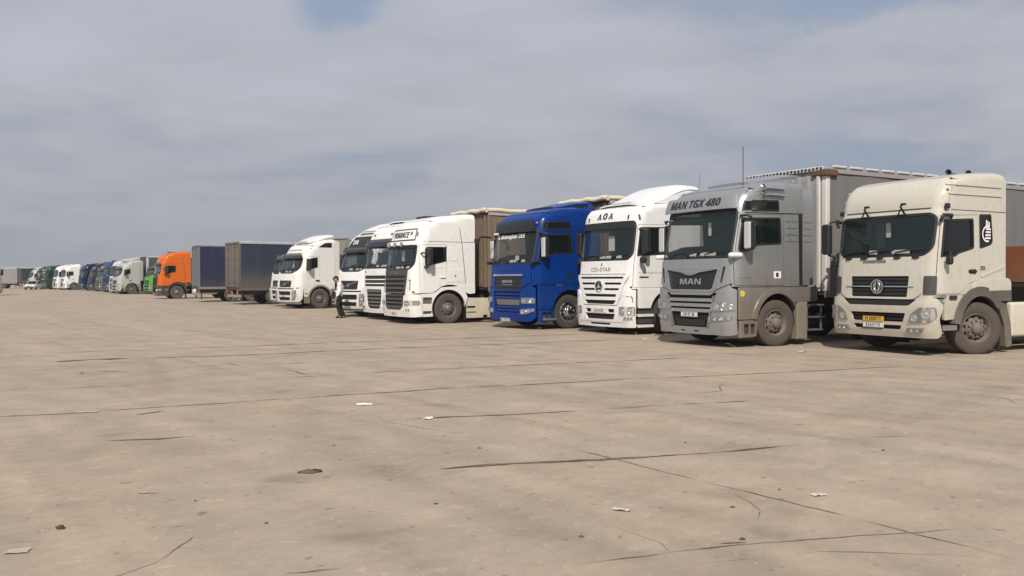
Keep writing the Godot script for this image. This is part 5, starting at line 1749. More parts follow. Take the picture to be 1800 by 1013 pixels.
func build_ground() -> void:
	# one 9 m square of worn concrete: cloudy wear, grit, small oil drips with soft edges, pale scuffs
	var size := 2048
	var im := noise_image(5, 0.0045, size, 8, 0.0, 1.0)
	var d := im.get_data()
	var e := noise_image(9, 0.22, size, 2, 0.0, 1.0).get_data()
	var s := noise_image(23, 0.022, size, 3, 0.0, 1.0).get_data()
	var w2 := noise_image(29, 0.045, size, 4, 0.0, 1.0).get_data()
	for i in d.size():
		var v := 0.895 + 0.085 * (d[i] / 255.0) + 0.05 * (w2[i] / 255.0 - 0.5)
		if e[i] < 58: v -= 0.07
		elif e[i] > 208: v += 0.05
		if s[i] > 196: v -= minf(0.16, (s[i] - 196) * 0.007)
		elif s[i] < 52: v += minf(0.07, (52 - s[i]) * 0.004)
		d[i] = int(clampf(v, 0.0, 1.0) * 255.0)
	im = Image.create_from_data(size, size, false, Image.FORMAT_L8, d)
	im.convert(Image.FORMAT_RGB8)
	im.generate_mipmaps()
	var bump := noise_image(17, 0.2, 2048, 3, 0.0, 1.0)
	bump.convert(Image.FORMAT_RGB8)
	bump.bump_map_to_normal_map(3.0)
	bump.generate_mipmaps()
	var m := vmat("ground", 0.92)
	m.albedo_texture = ImageTexture.create_from_image(im)
	m.normal_enabled = true
	m.normal_texture = ImageTexture.create_from_image(bump)
	m.normal_scale = 0.05
	m.uv1_triplanar = true
	m.uv1_world_triplanar = true
	m.uv1_scale = Vector3(0.111, 0.111, 0.111)
	m.metallic_specular = 0.25
	var xs := spread(-4000, 4000, -16, 14, 0.11, 1.06)
	var zs := spread(-6000, 60, -34, -2.5, 0.11, 1.06)
	var V := PackedVector3Array()
	var C := PackedColorArray()
	var N := PackedVector3Array()
	var I := PackedInt32Array()
	var w := xs.size()
	V.resize(w * zs.size()); C.resize(V.size()); N.resize(V.size())
	var k := 0
	for z in zs:
		for x in xs:
			V[k] = Vector3(x, ground_y(x, z), z)
			C[k] = ground_tone(x, z)
			N[k] = Vector3.UP
			k += 1
	I.resize((w - 1) * (zs.size() - 1) * 6)
	k = 0
	for j in zs.size() - 1:
		for i in w - 1:
			var a := j * w + i
			I[k] = a; I[k + 1] = a + 1; I[k + 2] = a + w
			I[k + 3] = a + 1; I[k + 4] = a + w + 1; I[k + 5] = a + w
			k += 6
	var ar := []
	ar.resize(Mesh.ARRAY_MAX)
	ar[Mesh.ARRAY_VERTEX] = V
	ar[Mesh.ARRAY_NORMAL] = N
	ar[Mesh.ARRAY_COLOR] = C
	ar[Mesh.ARRAY_INDEX] = I
	var me := ArrayMesh.new()
	me.add_surface_from_arrays(Mesh.PRIMITIVE_TRIANGLES, ar)
	var g := obj("ground", me, m)
	tag(g, "pale brown dusty concrete yard with cracks and joints stretching to the horizon", "ground", "", "structure")
	var cm := vmat("crack", 0.95)
	# joints and cracks: broken ribbons of dirt-filled concrete edge, [width, darkness, points...]
	var lines := [
		[0.07, 0.30, -9.4, -18.0, -7.62, -18.74, -5.32, -19.96, -0.48, -22.3, 4.0, -24.4], [0.075, 0.3, -6.99, -16.58, -4.85, -17.52, -2.62, -18.89, 2.82, -21.35], [0.42, 0.24, -8.52, -15.94, -8.07, -16.38, -7.39, -16.59],
		[0.045, 0.33, -3.88, -13.12, -3.1, -13.49, -2.45, -13.72, -2.11, -14.04, -1.3, -14.46, 1.03, -15.38, 3.4, -16.4], [0.04, 0.3, -2.89, -10.83, -2.32, -11.24, -1.47, -11.56, -0.84, -11.97, 0.08, -12.27, 1.72, -12.93, 3.06, -13.35, 4.48, -13.81, 6.07, -14.47, 6.79, -14.74],
		[0.03, 0.34, -5.9, -9.5, -5.08, -9.76, -4.94, -9.89, -4.07, -10.31, -3.34, -10.63, -2.76, -10.98], [0.05, 0.3, -1.21, -9.27, -0.64, -9.45, 0.06, -9.6, 0.77, -9.84], [0.04, 0.3, 1.88, -10.31, 2.49, -10.44, 3.12, -10.67],
		[0.032, 0.5, 0.77, -9.84, 1.88, -10.31], [0.06, 0.26, -0.58, -6.84, -0.21, -7.0, 0.86, -7.21, 1.69, -7.45, 2.68, -7.83], [0.012, 0.45, 0.49, -7.72, 0.8, -7.3, 1.23, -6.66, 1.67, -6.1, 2.02, -5.65, 2.74, -4.62],
		[0.012, 0.5, 0.3, -4.53, 0.8, -4.72, 1.25, -4.87, 1.79, -5.0, 2.77, -5.19], [0.014, 0.35, -2.94, -4.95, -2.77, -4.95], [0.06, 0.42, -6.89, -14.15, -6.5, -14.32], [0.05, 0.45, -6.38, -12.14, -5.41, -12.32],
		[0.03, 0.35, -1.73, -6.38, -1.46, -6.44], [0.03, 0.35, -2.83, -8.18, -2.57, -8.06], [0.05, 0.35, -5.37, -15.75, -4.76, -15.02], [0.03, 0.36, -3.87, -14.53, -3.13, -13.41], [0.025, 0.4, 3.31, -8.12, 3.89, -8.23],
		[0.17, 0.26, -4.27, -9.67, -4.16, -9.82, -4.06, -9.92], [0.06, 0.3, -3.9, -8.1, -3.4, -8.15, -3.1, -8.3], [0.05, 0.36, 5.9, -15.2, 6.5, -15.4],
		[0.06, 0.34, 1.2, -4.9, 1.36, -4.93], [0.03, 0.4, -9.5, -12.8, -8.2, -13.3], [0.04, 0.42, -10.5, -20.5, -8.8, -21.2], [0.02, 0.45, -1.2, -4.4, -0.9, -4.5]]
	for i in 16:
		var cz := -4.2 - 15.0 * pow(rng.randf(), 1.5)
		var cx := rng.randf_range(-0.62, 0.62) * -cz
		var turn := rng.randf() * TAU
		var hair := [0.004 + 0.0012 * -cz * rng.randf(), 0.55 + 0.2 * rng.randf(), cx, cz]
		for j in 2 + rng.randi() % 4:
			turn += rng.randf_range(-0.7, 0.7)
			var step := rng.randf_range(0.12, 0.5)
			cx += cos(turn) * step
			cz += sin(turn) * step
			hair.append_array([cx, minf(cz, -3.6)])
		lines.append(hair)
	for ln in lines:
		var st := nst()
		var pts := []
		for i in range(2, ln.size() - 2, 2):
			var a := Vector2(ln[i], ln[i + 1])
			var b := Vector2(ln[i + 2], ln[i + 3])
			var k2 := maxi(2, ceili(a.distance_to(b) / 0.07))
			for j in k2:
				pts.append(a.lerp(b, float(j) / k2))
		pts.append(Vector2(ln[-2], ln[-1]))
		var pl := []
		var pr := []
		var cs := []
		for i in pts.size():
			var dd: Vector2 = (pts[mini(i + 1, pts.size() - 1)] - pts[maxi(i - 1, 0)]).normalized()
			var nn := Vector2(-dd.y, dd.x)
			var p: Vector2 = pts[i] + nn * (0.014 * nz.get_noise_2d(pts[i].x * 3.0 + 7.0, pts[i].y * 3.0) + 0.003 * rng.randf_range(-1, 1))
			var tt := minf(1.0, minf(i, pts.size() - 1 - i) / 5.0)
			var wd: float = ln[0] * 0.85 * (0.10 + 0.9 * tt) * clampf(0.8 + 1.3 * nz2.get_noise_2d(p.x * 1.4, p.y * 1.4) + rng.randf_range(-0.15, 0.15), 0.16, 1.5)
			pl.append(p + nn * wd * 0.5)
			pr.append(p - nn * wd * 0.5)
			var kk: float = clampf((ln[1] + 0.02) * (1.0 + 0.8 * nz2.get_noise_2d(p.x * 3.0, p.y * 3.0)), 0.2, 0.95)
			cs.append(ground_tone(p.x, p.y) * kk)
		for i in pts.size() - 1:
			var q := [pl[i], pl[i + 1], pr[i + 1], pr[i]]
			var P := []
			for v in q:
				P.append(Vector3(v.x, ground_y(v.x, v.y) + 0.005, v.y))
			dirt = 0.0
			paint = cs[i]
			paint.a = 1.0
			quad(st, P[0], P[1], P[2], P[3], Vector3.UP)
		obj("crack", st, cm, g)

# ---------------------------------------------------------------- sky
func build_sky() -> ImageTexture:
	var W := 2048
	var H := 1024
	var a := FastNoiseLite.new()
	a.seed = 21
	a.frequency = 0.55
	a.fractal_octaves = 5
	a.fractal_gain = 0.48
	a.domain_warp_enabled = true
	a.domain_warp_amplitude = 0.7
	a.domain_warp_frequency = 0.6
	var b := FastNoiseLite.new()
	b.seed = 4
	b.frequency = 2.2
	b.fractal_octaves = 4
	var data := PackedFloat32Array()
	data.resize(W * H * 3)
	var hole := Vector3(-0.19, 0.32, -1.0).normalized()
	for y in H:
		var el := (0.5 - (y + 0.5) / H) * PI
		var sy := sin(el)
		var cy := cos(el)
		for x in range(W):
			var az := (x + 0.5) / W * TAU      # column 0 looks along -z
			var i := (y * W + x) * 3
			if sy <= 0.0:
				data[i] = 0.30; data[i + 1] = 0.26; data[i + 2] = 0.21
				continue
			var dx := sin(az) * cy
			var dz := -cos(az) * cy
			var s := 1.0 / (sy + 0.16)
			var px := dx * s
			var pz := dz * s
			var n := a.get_noise_2d(px * 0.8 + 3.0, pz * 1.05)
			var f := b.get_noise_2d(px + 0.35 * n, pz * 1.2)
			# thin cloud over most of the sky, blue where it breaks
			var cover := clampf(0.78 + 1.05 * n + 0.34 * f, 0.0, 1.0)
			var dh := Vector3(dx, sy, dz) - hole
			var near := exp(-(dh.x * dh.x / 0.0030 + dh.y * dh.y / 0.0018 + dh.z * dh.z / 0.05))
			cover = clampf(cover - near * (0.72 + 1.3 * f), 0.0, 1.0)
			var up := clampf(sy / 0.42, 0.0, 1.0)
			var veil := 1.0 - exp(-sy * 7.0)
			var blue := Vector3(0.29, 0.37, 0.52)
			var cloud := Vector3(0.475, 0.492, 0.558) * (0.99 + 0.16 * n + 0.10 * f)
			var c := blue.lerp(cloud, cover * cover * (3.0 - 2.0 * cover))
			c = Vector3(0.34, 0.355, 0.38).lerp(c, clampf(veil * 0.92 + 0.04, 0.0, 1.0))
			data[i] = c.x
			data[i + 1] = c.y
			data[i + 2] = c.z
	return ImageTexture.create_from_image(Image.create_from_data(W, H, false, Image.FORMAT_RGBF, data.to_byte_array()))

# ---------------------------------------------------------------- the person
func blend_min(a: float, b: float, k: float) -> float:
	var h := clampf(0.5 + 0.5 * (b - a) / k, 0.0, 1.0)
	return lerpf(b, a, h) - k * h * (1.0 - h)

func nets(st: SurfaceTool, bones: Array, cell: float, k: float, keep = null) -> void:
	var lo := Vector3(99, 99, 99)
	var hi := -lo
	for b in bones:
		for j in 2:
			var r: float = b[2 + j] + cell * 2.5
			lo = lo.min(b[j] - Vector3(r, r, r))
			hi = hi.max(b[j] + Vector3(r, r, r))
	var n := Vector3i(((hi - lo) / cell).ceil()) + Vector3i.ONE
	var F := PackedFloat32Array()
	F.resize(n.x * n.y * n.z)
	var at := 0
	for z in n.z:
		for y in n.y:
			for x in n.x:
				var p := lo + Vector3(x, y, z) * cell
				var d := 9.0
				for b in bones:
					var ba: Vector3 = b[1] - b[0]
					var t := clampf((p - b[0]).dot(ba) / maxf(ba.length_squared(), 1e-9), 0.0, 1.0)
					var e: float = (p - b[0] - ba * t).length() - lerpf(b[2], b[3], t)
					if e < d + k:
						d = blend_min(d, e, k)
				if keep != null:
					d = maxf(d, keep.call(p))
				F[at] = d
				at += 1
	var id := func(x, y, z): return x + n.x * (y + n.y * z)
	var vert := {}
	var nrm := {}
	for z in n.z - 1:
		for y in n.y - 1:
			for x in n.x - 1:
				var b0: int = id.call(x, y, z)
				var neg := F[b0] < 0.0
				var mixed := false
				var sum := Vector3.ZERO
				var cnt := 0
				var c := []
				for q in 8:
					var v := F[b0 + (q & 1) + n.x * ((q >> 1) & 1) + n.x * n.y * (q >> 2)]
					c.append(v)
					if (v < 0.0) != neg: mixed = true
				if not mixed: continue
				for ed in [[0, 1], [2, 3], [4, 5], [6, 7], [0, 2], [1, 3], [4, 6], [5, 7], [0, 4], [1, 5], [2, 6], [3, 7]]:
					var u: float = c[ed[0]]
					var w: float = c[ed[1]]
					if (u < 0.0) != (w < 0.0):
						var t := u / (u - w)
						var A := Vector3(ed[0] & 1, (ed[0] >> 1) & 1, ed[0] >> 2)
						var B := Vector3(ed[1] & 1, (ed[1] >> 1) & 1, ed[1] >> 2)
						sum += A.lerp(B, t)
						cnt += 1
				vert[b0] = lo + (Vector3(x, y, z) + sum / cnt) * cell
				nrm[b0] = Vector3(c[1] + c[3] + c[5] + c[7] - c[0] - c[2] - c[4] - c[6], c[2] + c[3] + c[6] + c[7] - c[0] - c[1] - c[4] - c[5], c[4] + c[5] + c[6] + c[7] - c[0] - c[1] - c[2] - c[3]).normalized()
	var sx := 1
	var sy := n.x
	var sz := n.x * n.y
	for z in range(1, n.z - 1):
		for y in range(1, n.y - 1):
			for x in range(1, n.x - 1):
				var b0: int = id.call(x, y, z)
				for ax in [[sx, sy, sz], [sy, sz, sx], [sz, sx, sy]]:
					if (F[b0] < 0.0) != (F[b0 + ax[0]] < 0.0):
						var q := [b0, b0 - ax[1], b0 - ax[1] - ax[2], b0 - ax[2]]
						if vert.has(q[0]) and vert.has(q[1]) and vert.has(q[2]) and vert.has(q[3]):
							tri(st, vert[q[0]], vert[q[1]], vert[q[2]], nrm[q[0]], nrm[q[1]], nrm[q[2]])
							tri(st, vert[q[0]], vert[q[2]], vert[q[3]], nrm[q[0]], nrm[q[2]], nrm[q[3]])

func hand(st: SurfaceTool, wrist: Vector3, along: Vector3, palm: Vector3) -> void:   # palm faces "palm"; fingers lightly curled
	var side := along.cross(palm).normalized()
	var bones := [[wrist, wrist + along * 0.05, 0.026, 0.03], [wrist + along * 0.05 + side * 0.022, wrist + along * 0.08 + side * 0.026, 0.015, 0.013], [wrist + along * 0.05 - side * 0.022, wrist + along * 0.08 - side * 0.026, 0.015, 0.013]]
	var ln := [0.062, 0.075, 0.08, 0.07]
	for i in 4:
		var b0 := wrist + along * 0.085 + side * (0.031 - i * 0.021)
		var d1 := (along + palm * 0.25).normalized()
		var d2 := (along * 0.6 + palm * 0.8).normalized()
		bones.append([b0, b0 + d1 * ln[i] * 0.5, 0.0095, 0.0088])
		bones.append([b0 + d1 * ln[i] * 0.5, b0 + d1 * ln[i] * 0.5 + d2 * ln[i] * 0.5, 0.0088, 0.0075])
	var th := wrist + along * 0.03 - side * 0.03
	bones.append([th, th + (along * 0.6 - side * 0.6 + palm * 0.5).normalized() * 0.045, 0.013, 0.011])
	bones.append([th + (along * 0.6 - side * 0.6 + palm * 0.5).normalized() * 0.045, th + (along * 0.6 - side * 0.6 + palm * 0.5).normalized() * 0.045 + (along * 0.8 + palm * 0.4).normalized() * 0.03, 0.011, 0.009])
	nets(st, bones, 0.006, 0.008)

func build_person(where: Transform3D) -> void:
	var o := thing("person", "person in a white shirt and black trousers walking with head bowed beside the white trucks", "person")
	o.transform = where
	dirt = 0.0
	var skin := Color(0.36, 0.2, 0.13)
	# joints: x forward, z to the right
	var hip := Vector3(0, 0.88, 0)
	var chest := Vector3(-0.03, 1.2, 0)
	var neck := Vector3(0.03, 1.39, 0)
	var head := Vector3(0.13, 1.51, 0)
	var sh := [Vector3(-0.01, 1.33, -0.18), Vector3(-0.01, 1.33, 0.18)]
	var el := [Vector3(-0.02, 1.06, -0.235), Vector3(0.02, 1.06, 0.22)]
	var wr := [Vector3(0.08, 0.85, -0.24), Vector3(0.2, 1.0, 0.1)]
	var hp := [Vector3(0, 0.88, -0.09), Vector3(0, 0.88, 0.09)]
	var kn := [Vector3(0.06, 0.47, -0.10), Vector3(-0.02, 0.48, 0.09)]
	var an := [Vector3(-0.04, 0.09, -0.10), Vector3(-0.16, 0.10, 0.10)]
	var limbs := func(g): return [[hip + Vector3(0, 0, -0.07), hip + Vector3(0, 0, 0.07), 0.105 + g, 0.105 + g], [hip + Vector3(0, 0.05, -0.05), chest + Vector3(0, 0, -0.07), 0.10 + g, 0.11 + g], [hip + Vector3(0, 0.05, 0.05), chest + Vector3(0, 0, 0.07), 0.10 + g, 0.11 + g], [chest + Vector3(0, 0.05, -0.09), sh[0], 0.09 + g, 0.062 + g], [chest + Vector3(0, 0.05, 0.09), sh[1], 0.09 + g, 0.062 + g], [sh[0], sh[1], 0.06 + g, 0.06 + g]]
	var arms := func(g): return [[sh[0], el[0], 0.052 + g, 0.042 + g], [el[0], wr[0], 0.042 + g, 0.029 + g], [sh[1], el[1], 0.052 + g, 0.042 + g], [el[1], wr[1], 0.042 + g, 0.029 + g]]
	var legs := func(g): return [[hp[0], kn[0], 0.085 + g, 0.058 + g], [kn[0], an[0], 0.058 + g, 0.042 + g], [hp[1], kn[1], 0.085 + g, 0.058 + g], [kn[1], an[1], 0.058 + g, 0.042 + g]]
	var feet := [[an[0] + Vector3(0, -0.04, 0), an[0] + Vector3(0.16, -0.055, 0), 0.042, 0.032], [an[1] + Vector3(0, -0.04, 0), an[1] + Vector3(0.16, -0.065, 0.01), 0.042, 0.032]]
	paint = skin
	var st := nst()
	var all: Array = limbs.call(0.0)
	all.append_array(arms.call(0.0))
	all.append_array(legs.call(0.0))
	all.append_array(feet)
	all.append_array([[chest + Vector3(0.02, 0.12, 0), neck, 0.07, 0.055], [neck, head - Vector3(0.03, 0.02, 0), 0.052, 0.05]])
	nets(st, all, 0.022, 0.03)
	# head with brow, nose, jaw and ears
	var f := Vector3(0.72, -0.62, 0).normalized()   # the face looks down at the ground ahead
	var u := Vector3(0.62, 0.72, 0).normalized()
	var hb := [[head - f * 0.03 + u * 0.03, head + f * 0.015 + u * 0.03, 0.085, 0.08], [head + f * 0.02 - u * 0.03, head + f * 0.045 - u * 0.075, 0.06, 0.035], [head + f * 0.085 + u * 0.015, head + f * 0.112 - u * 0.02, 0.012, 0.016],
		[head + f * 0.075 + u * 0.03 + Vector3(0, 0, -0.03), head + f * 0.075 + u * 0.03 + Vector3(0, 0, 0.03), 0.016, 0.016], [head + f * 0.08 - u * 0.052 + Vector3(0, 0, -0.015), head + f * 0.08 - u * 0.052 + Vector3(0, 0, 0.015), 0.011, 0.011],
		[head - f * 0.01 + u * 0.01 + Vector3(0, 0, -0.083), head - f * 0.015 - u * 0.025 + Vector3(0, 0, -0.08), 0.017, 0.011], [head - f * 0.01 + u * 0.01 + Vector3(0, 0, 0.083), head - f * 0.015 - u * 0.025 + Vector3(0, 0, 0.08), 0.017, 0.011]]
	nets(st, hb, 0.008, 0.02)
	hand(st, wr[0], (wr[0] - el[0]).normalized(), Vector3(0, 0, 1))
	hand(st, wr[1], (wr[1] - el[1]).normalized(), Vector3(0.2, -0.9, -0.3).normalized())
	var body := obj("body", st, M["cloth"], o)
	paint = Color(0.74, 0.74, 0.74)
	st = nst()
	var sb: Array = limbs.call(0.02)
	sb.append_array([[sh[0], el[0], 0.068, 0.058], [sh[1], el[1], 0.068, 0.058], [el[0], el[0].lerp(wr[0], 0.92), 0.058, 0.045], [el[1], el[1].lerp(wr[1], 0.92), 0.058, 0.045], [chest + Vector3(0.0, 0.1, 0), neck - Vector3(0, 0.03, 0), 0.09, 0.064]])
	nets(st, sb, 0.02, 0.035, func(p): return 0.84 + 0.02 * sin(p.z * 20.0) - p.y)
	obj("shirt", st, M["cloth"], o)
	paint = Color(0.012, 0.012, 0.014)
	st = nst()
	var tb: Array = legs.call(0.022)
	tb.append([hip + Vector3(0, 0, -0.07), hip + Vector3(0, 0, 0.07), 0.117, 0.117])
	nets(st, tb, 0.02, 0.03, func(p): return maxf(p.y - 0.97, 0.075 - p.y))
	obj("trousers", st, M["cloth"], o)
	paint = Color(0.012, 0.01, 0.009)
	st = nst()
	nets(st, [[head - f * 0.045 + u * 0.045, head + f * 0.02 + u * 0.06, 0.085, 0.074], [head - f * 0.06, head - f * 0.05 - u * 0.04, 0.07, 0.045]], 0.012, 0.02)
	obj("hair", st, M["cloth"], o)
	for i in 2:
		st = nst()
		nets(st, [[an[i] + Vector3(-0.04, -0.062, 0), an[i] + Vector3(0.17, -0.068, 0.005), 0.03, 0.03], [an[i] + Vector3(0.09, -0.04, 0), an[i] + Vector3(0.13, -0.05, 0), 0.044, 0.038]], 0.012, 0.02, func(p): return an[i].y - 0.09 - p.y)
		obj("shoe", st, M["cloth"], o)
	# a small dark bag held against the belly
	st = nst()
	paint = Color(0.015, 0.015, 0.016)
	rbox(st, Vector3(0.22, 0.9, 0.02), Vector3(0.14, 0.3, 0.26), 0.05, Transform3D(), 3)
	tube(st, [Vector3(0.24, 1.03, -0.05), Vector3(0.25, 1.08, 0.0), Vector3(0.25, 1.08, 0.08), Vector3(0.24, 1.03, 0.11)], 0.012, 6)
	var bag := obj("bag", st, M["cloth"])
	bag.transform = where
	tag(bag, "small black bag held at the belly of the person in the white shirt", "bag")

# ---------------------------------------------------------------- the car
func build_car(where: Transform3D) -> void:
	var o := thing("car", "small white saloon car parked in front of the dark green truck", "car")
	o.transform = where
	dirt = 0.2
	dirt_y = 0.6
	paint = Color(0.72, 0.72, 0.7)
	# sections along the car: [x, sill, waist, half width at waist]
	var sec := [[2.02, 0.32, 0.55, 0.55], [1.95, 0.25, 0.66, 0.72], [1.6, 0.22, 0.74, 0.8], [0.8, 0.2, 0.86, 0.82], [-0.9, 0.2, 0.9, 0.82], [-1.7, 0.24, 0.9, 0.79], [-1.98, 0.3, 0.86, 0.7], [-2.04, 0.36, 0.7, 0.6]]
	var st := nst()
	for i in sec.size() - 1:
		var rings := []
		for s in [sec[i], sec[i + 1]]:
			var h: float = s[2] - s[1]
			rings.append([Vector3(s[0], s[1], -s[3] * 0.9), Vector3(s[0], s[1] + h * 0.3, -s[3]), Vector3(s[0], s[1] + h * 0.75, -s[3]), Vector3(s[0], s[2], -s[3] * 0.88), Vector3(s[0], s[2] + 0.02, 0), Vector3(s[0], s[2], s[3] * 0.88), Vector3(s[0], s[1] + h * 0.75, s[3]), Vector3(s[0], s[1] + h * 0.3, s[3]), Vector3(s[0], s[1], s[3] * 0.9)])
		for j in 8:
			var a: Vector3 = rings[0][j]
			var b: Vector3 = rings[1][j]
			var c: Vector3 = rings[1][j + 1]
			var d: Vector3 = rings[0][j + 1]
			var n := (c - a).cross(b - d).normalized()
			if n.dot((a + c) * 0.5 - Vector3(0, 0.5, 0)) < 0.0: n = -n
			quad(st, a, b, c, d, n)
	for e in [0, sec.size() - 1]:
		var s = sec[e]
		quad(st, Vector3(s[0], s[1], -s[3]), Vector3(s[0], s[1], s[3]), Vector3(s[0], s[2], s[3] * 0.88), Vector3(s[0], s[2], -s[3] * 0.88), Vector3(1 if e == 0 else -1, 0, 0))
	obj("body", st, M["paint"], o)
	st = nst()
	rbox(st, Vector3(-0.42, 1.36, 0), Vector3(1.25, 0.06, 1.16), 0.03)
	for s in [-1, 1]:
		for pr in [[0.85, 0.18], [-0.38, -0.35], [-1.45, -1.02]]:
			tube(st, [Vector3(pr[0], 0.88, s * 0.72), Vector3(pr[1], 1.34, s * 0.57)], 0.03, 6)
	obj("roof", st, M["paint"], o)
	for pq in [[Vector3(0.83, 0.9, -0.7), Vector3(0.83, 0.9, 0.7), Vector3(0.2, 1.34, 0.54), Vector3(0.2, 1.34, -0.54), "windscreen"], [Vector3(-1.45, 0.9, -0.68), Vector3(-1.45, 0.9, 0.68), Vector3(-1.04, 1.34, 0.54), Vector3(-1.04, 1.34, -0.54), "rear_window"]]:
		st = nst()
		quad(st, pq[0], pq[1], pq[2], pq[3], Vector3(signf(pq[0].x), 0.7, 0).normalized())
		obj(pq[4], st, M["dark_glass"], o)
	for s in [-1, 1]:
		for pq in [[0.8, 0.16, -0.36, -0.34], [-0.4, -0.38, -1.4, -1.02]]:
			st = nst()
			quad(st, Vector3(pq[0], 0.9, s * 0.72), Vector3(pq[2], 0.9, s * 0.72), Vector3(pq[3], 1.33, s * 0.57), Vector3(pq[1], 1.33, s * 0.57), Vector3(0, 0.3, s).normalized())
			obj("side_window", st, M["dark_glass"], o)
		st = nst()
		rbox(st, Vector3(1.97, 0.6, s * 0.52), Vector3(0.1, 0.13, 0.28), 0.04)
		obj("headlight", st, M["reflector"], o)
		st = nst()
		rbox(st, Vector3(-2.02, 0.72, s * 0.5), Vector3(0.08, 0.12, 0.26), 0.03)
		obj("tail_light", st, M["red_lens"], o)
		for xx in [1.3, -1.25]:
			var n := sub("wheel", o)
			n.position = Vector3(xx, 0.29, s * 0.72)
			n.rotation.y = PI if s > 0 else 0.0
			n.scale = Vector3(0.56, 0.56, 0.56)
			obj("tyre", wheel_mesh["tyre"], M["tyre"], n)
			obj("rim", wheel_mesh["steer_rim"], M["rim_grey"], n)
	st = nst()
	rbox(st, Vector3(2.02, 0.38, 0), Vector3(0.12, 0.18, 1.3), 0.05)
	obj("bumper", st, M["grey_plastic"], o)
	st = nst()
	rbox(st, Vector3(2.03, 0.58, 0), Vector3(0.04, 0.09, 0.7), 0.02)
	obj("grille", st, M["black_plastic"], o)
	dirt = 0.0

# ---------------------------------------------------------------- litter
func lump(n: String, label: String, cat: String, x: float, z: float, s: Vector3, c: Color, group := "") -> void:
	paint = c
	dirt = 0.0
	var st := nst()
	var K := 10
	var P := []
	for i in 6:
		var row := []
		for j in K:
			var a := TAU * j / K
			var e := -0.25 + PI * 0.58 * i / 5.0
			var d := Vector3(cos(a) * cos(e), sin(e), sin(a) * cos(e))
			var r := 1.0 + 0.75 * nz2.get_noise_3dv(d * 1.9 + Vector3(x, z, 3) * 2.7)
			row.append(d * r * s)
		P.append(row)
	for i in 5:
		for j in K:
			var a: Vector3 = P[i][j]
			var b: Vector3 = P[i][(j + 1) % K]
			var c2: Vector3 = P[i + 1][(j + 1) % K]
			var d: Vector3 = P[i + 1][j]
			tri(st, a, b, c2, (a / s).normalized(), (b / s).normalized(), (c2 / s).normalized())
			tri(st, a, c2, d, (a / s).normalized(), (c2 / s).normalized(), (d / s).normalized())
	var o := obj(n, st, M["cloth"])
	o.position = Vector3(x, ground_y(x, z) + 0.003, z)
	tag(o, label, cat, group)

func scrap(n: String, label: String, x: float, z: float, w: float, l: float, turn: float, c := Color(0.78, 0.77, 0.74), curl := 0.03) -> void:
	paint = c
	dirt = 0.0
	var st := nst()
	var P := []
	for i in 5:
		var row := []
		for j in 4:
			var q := Vector2((i / 4.0 - 0.5) * l, (j / 3.0 - 0.5) * w)
			q += Vector2(nz2.get_noise_2d(x * 9 + i * 3.0, z * 5 + j * 3.0), nz2.get_noise_2d(x * 4 - i * 3.0, z * 7 - j * 3.0)) * w * 0.3
			row.append(Vector3(q.x, 0.004 + curl * absf(nz2.get_noise_2d(x * 20 + i * 7.0, z * 20 + j * 7.0)), q.y))
		P.append(row)
	for i in 4:
		for j in 3:
			var n1: Vector3 = (P[i][j + 1] - P[i][j]).cross(P[i + 1][j] - P[i][j]).normalized()
			if n1.y < 0: n1 = -n1
			quad(st, P[i][j], P[i + 1][j], P[i + 1][j + 1], P[i][j + 1], n1)
	var o := obj(n, st, M["cloth"])
	o.position = Vector3(x, ground_y(x, z) + 0.002, z)
	o.rotation.y = turn
	tag(o, label, "litter", "scraps of litter on the yard")

func _ready() -> void:
	# camera
	var cam := Camera3D.new()
	cam.name = "camera"
	add_child(cam)
	cam.position = Vector3(0, 1.53, 0)
	cam.fov = rad_to_deg(2.0 * atan(506.5 / 1500.0))
	cam.rotation = Vector3(-atan(16.5 / 1500.0), 0, -0.0025)
	cam.far = 9000.0
	cam.near = 0.1
	cam.current = true
	# sky
	var env := Environment.new()
	env.background_mode = Environment.BG_SKY
	var sm := PanoramaSkyMaterial.new()
	sm.panorama = build_sky()
	var sky := Sky.new()
	sky.sky_material = sm
	env.sky = sky
	env.tonemap_mode = Environment.TONE_MAPPER_LINEAR
	env.tonemap_exposure = 1.0
	env.sdfgi_enabled = true
	env.ssao_enabled = true
	env.ssil_enabled = true
	env.fog_enabled = true
	env.fog_density = 0.0004
	env.fog_light_color = Color(0.66, 0.67, 0.70)
	var we := WorldEnvironment.new()
	we.name = "world_environment"
	we.environment = env
	add_child(we)
	# sun behind the camera, a little to its left, half way up, through thin cloud
	var sun := DirectionalLight3D.new()
	sun.name = "sun"
	add_child(sun)
	var el := deg_to_rad(43.0)
	var s := Vector3(-0.13 * cos(el), sin(el), 0.99 * cos(el))
	sun.look_at_from_position(s * 50.0, Vector3.ZERO, Vector3.UP)
	sun.light_energy = 1.35
	sun.light_color = Color(1.0, 0.965, 0.92)
	sun.light_angular_distance = 0.6
	sun.shadow_enabled = true

	rng.seed = 11
	nz.seed = 3; nz.frequency = 1.0; nz.fractal_octaves = 4
	nz2.seed = 8; nz2.frequency = 1.0; nz2.fractal_octaves = 3
	make_materials()
	make_wheel_meshes()
	build_ground()
	build_trucks()
	build_person(Transform3D(Basis(Vector3.UP, PI + 0.15), Vector3(-6.8, 0, -33.6)))
	build_car(Transform3D(Basis(Vector3.UP, -1.369), Vector3(-74.6, 0, -133.0)))
	build_litter()

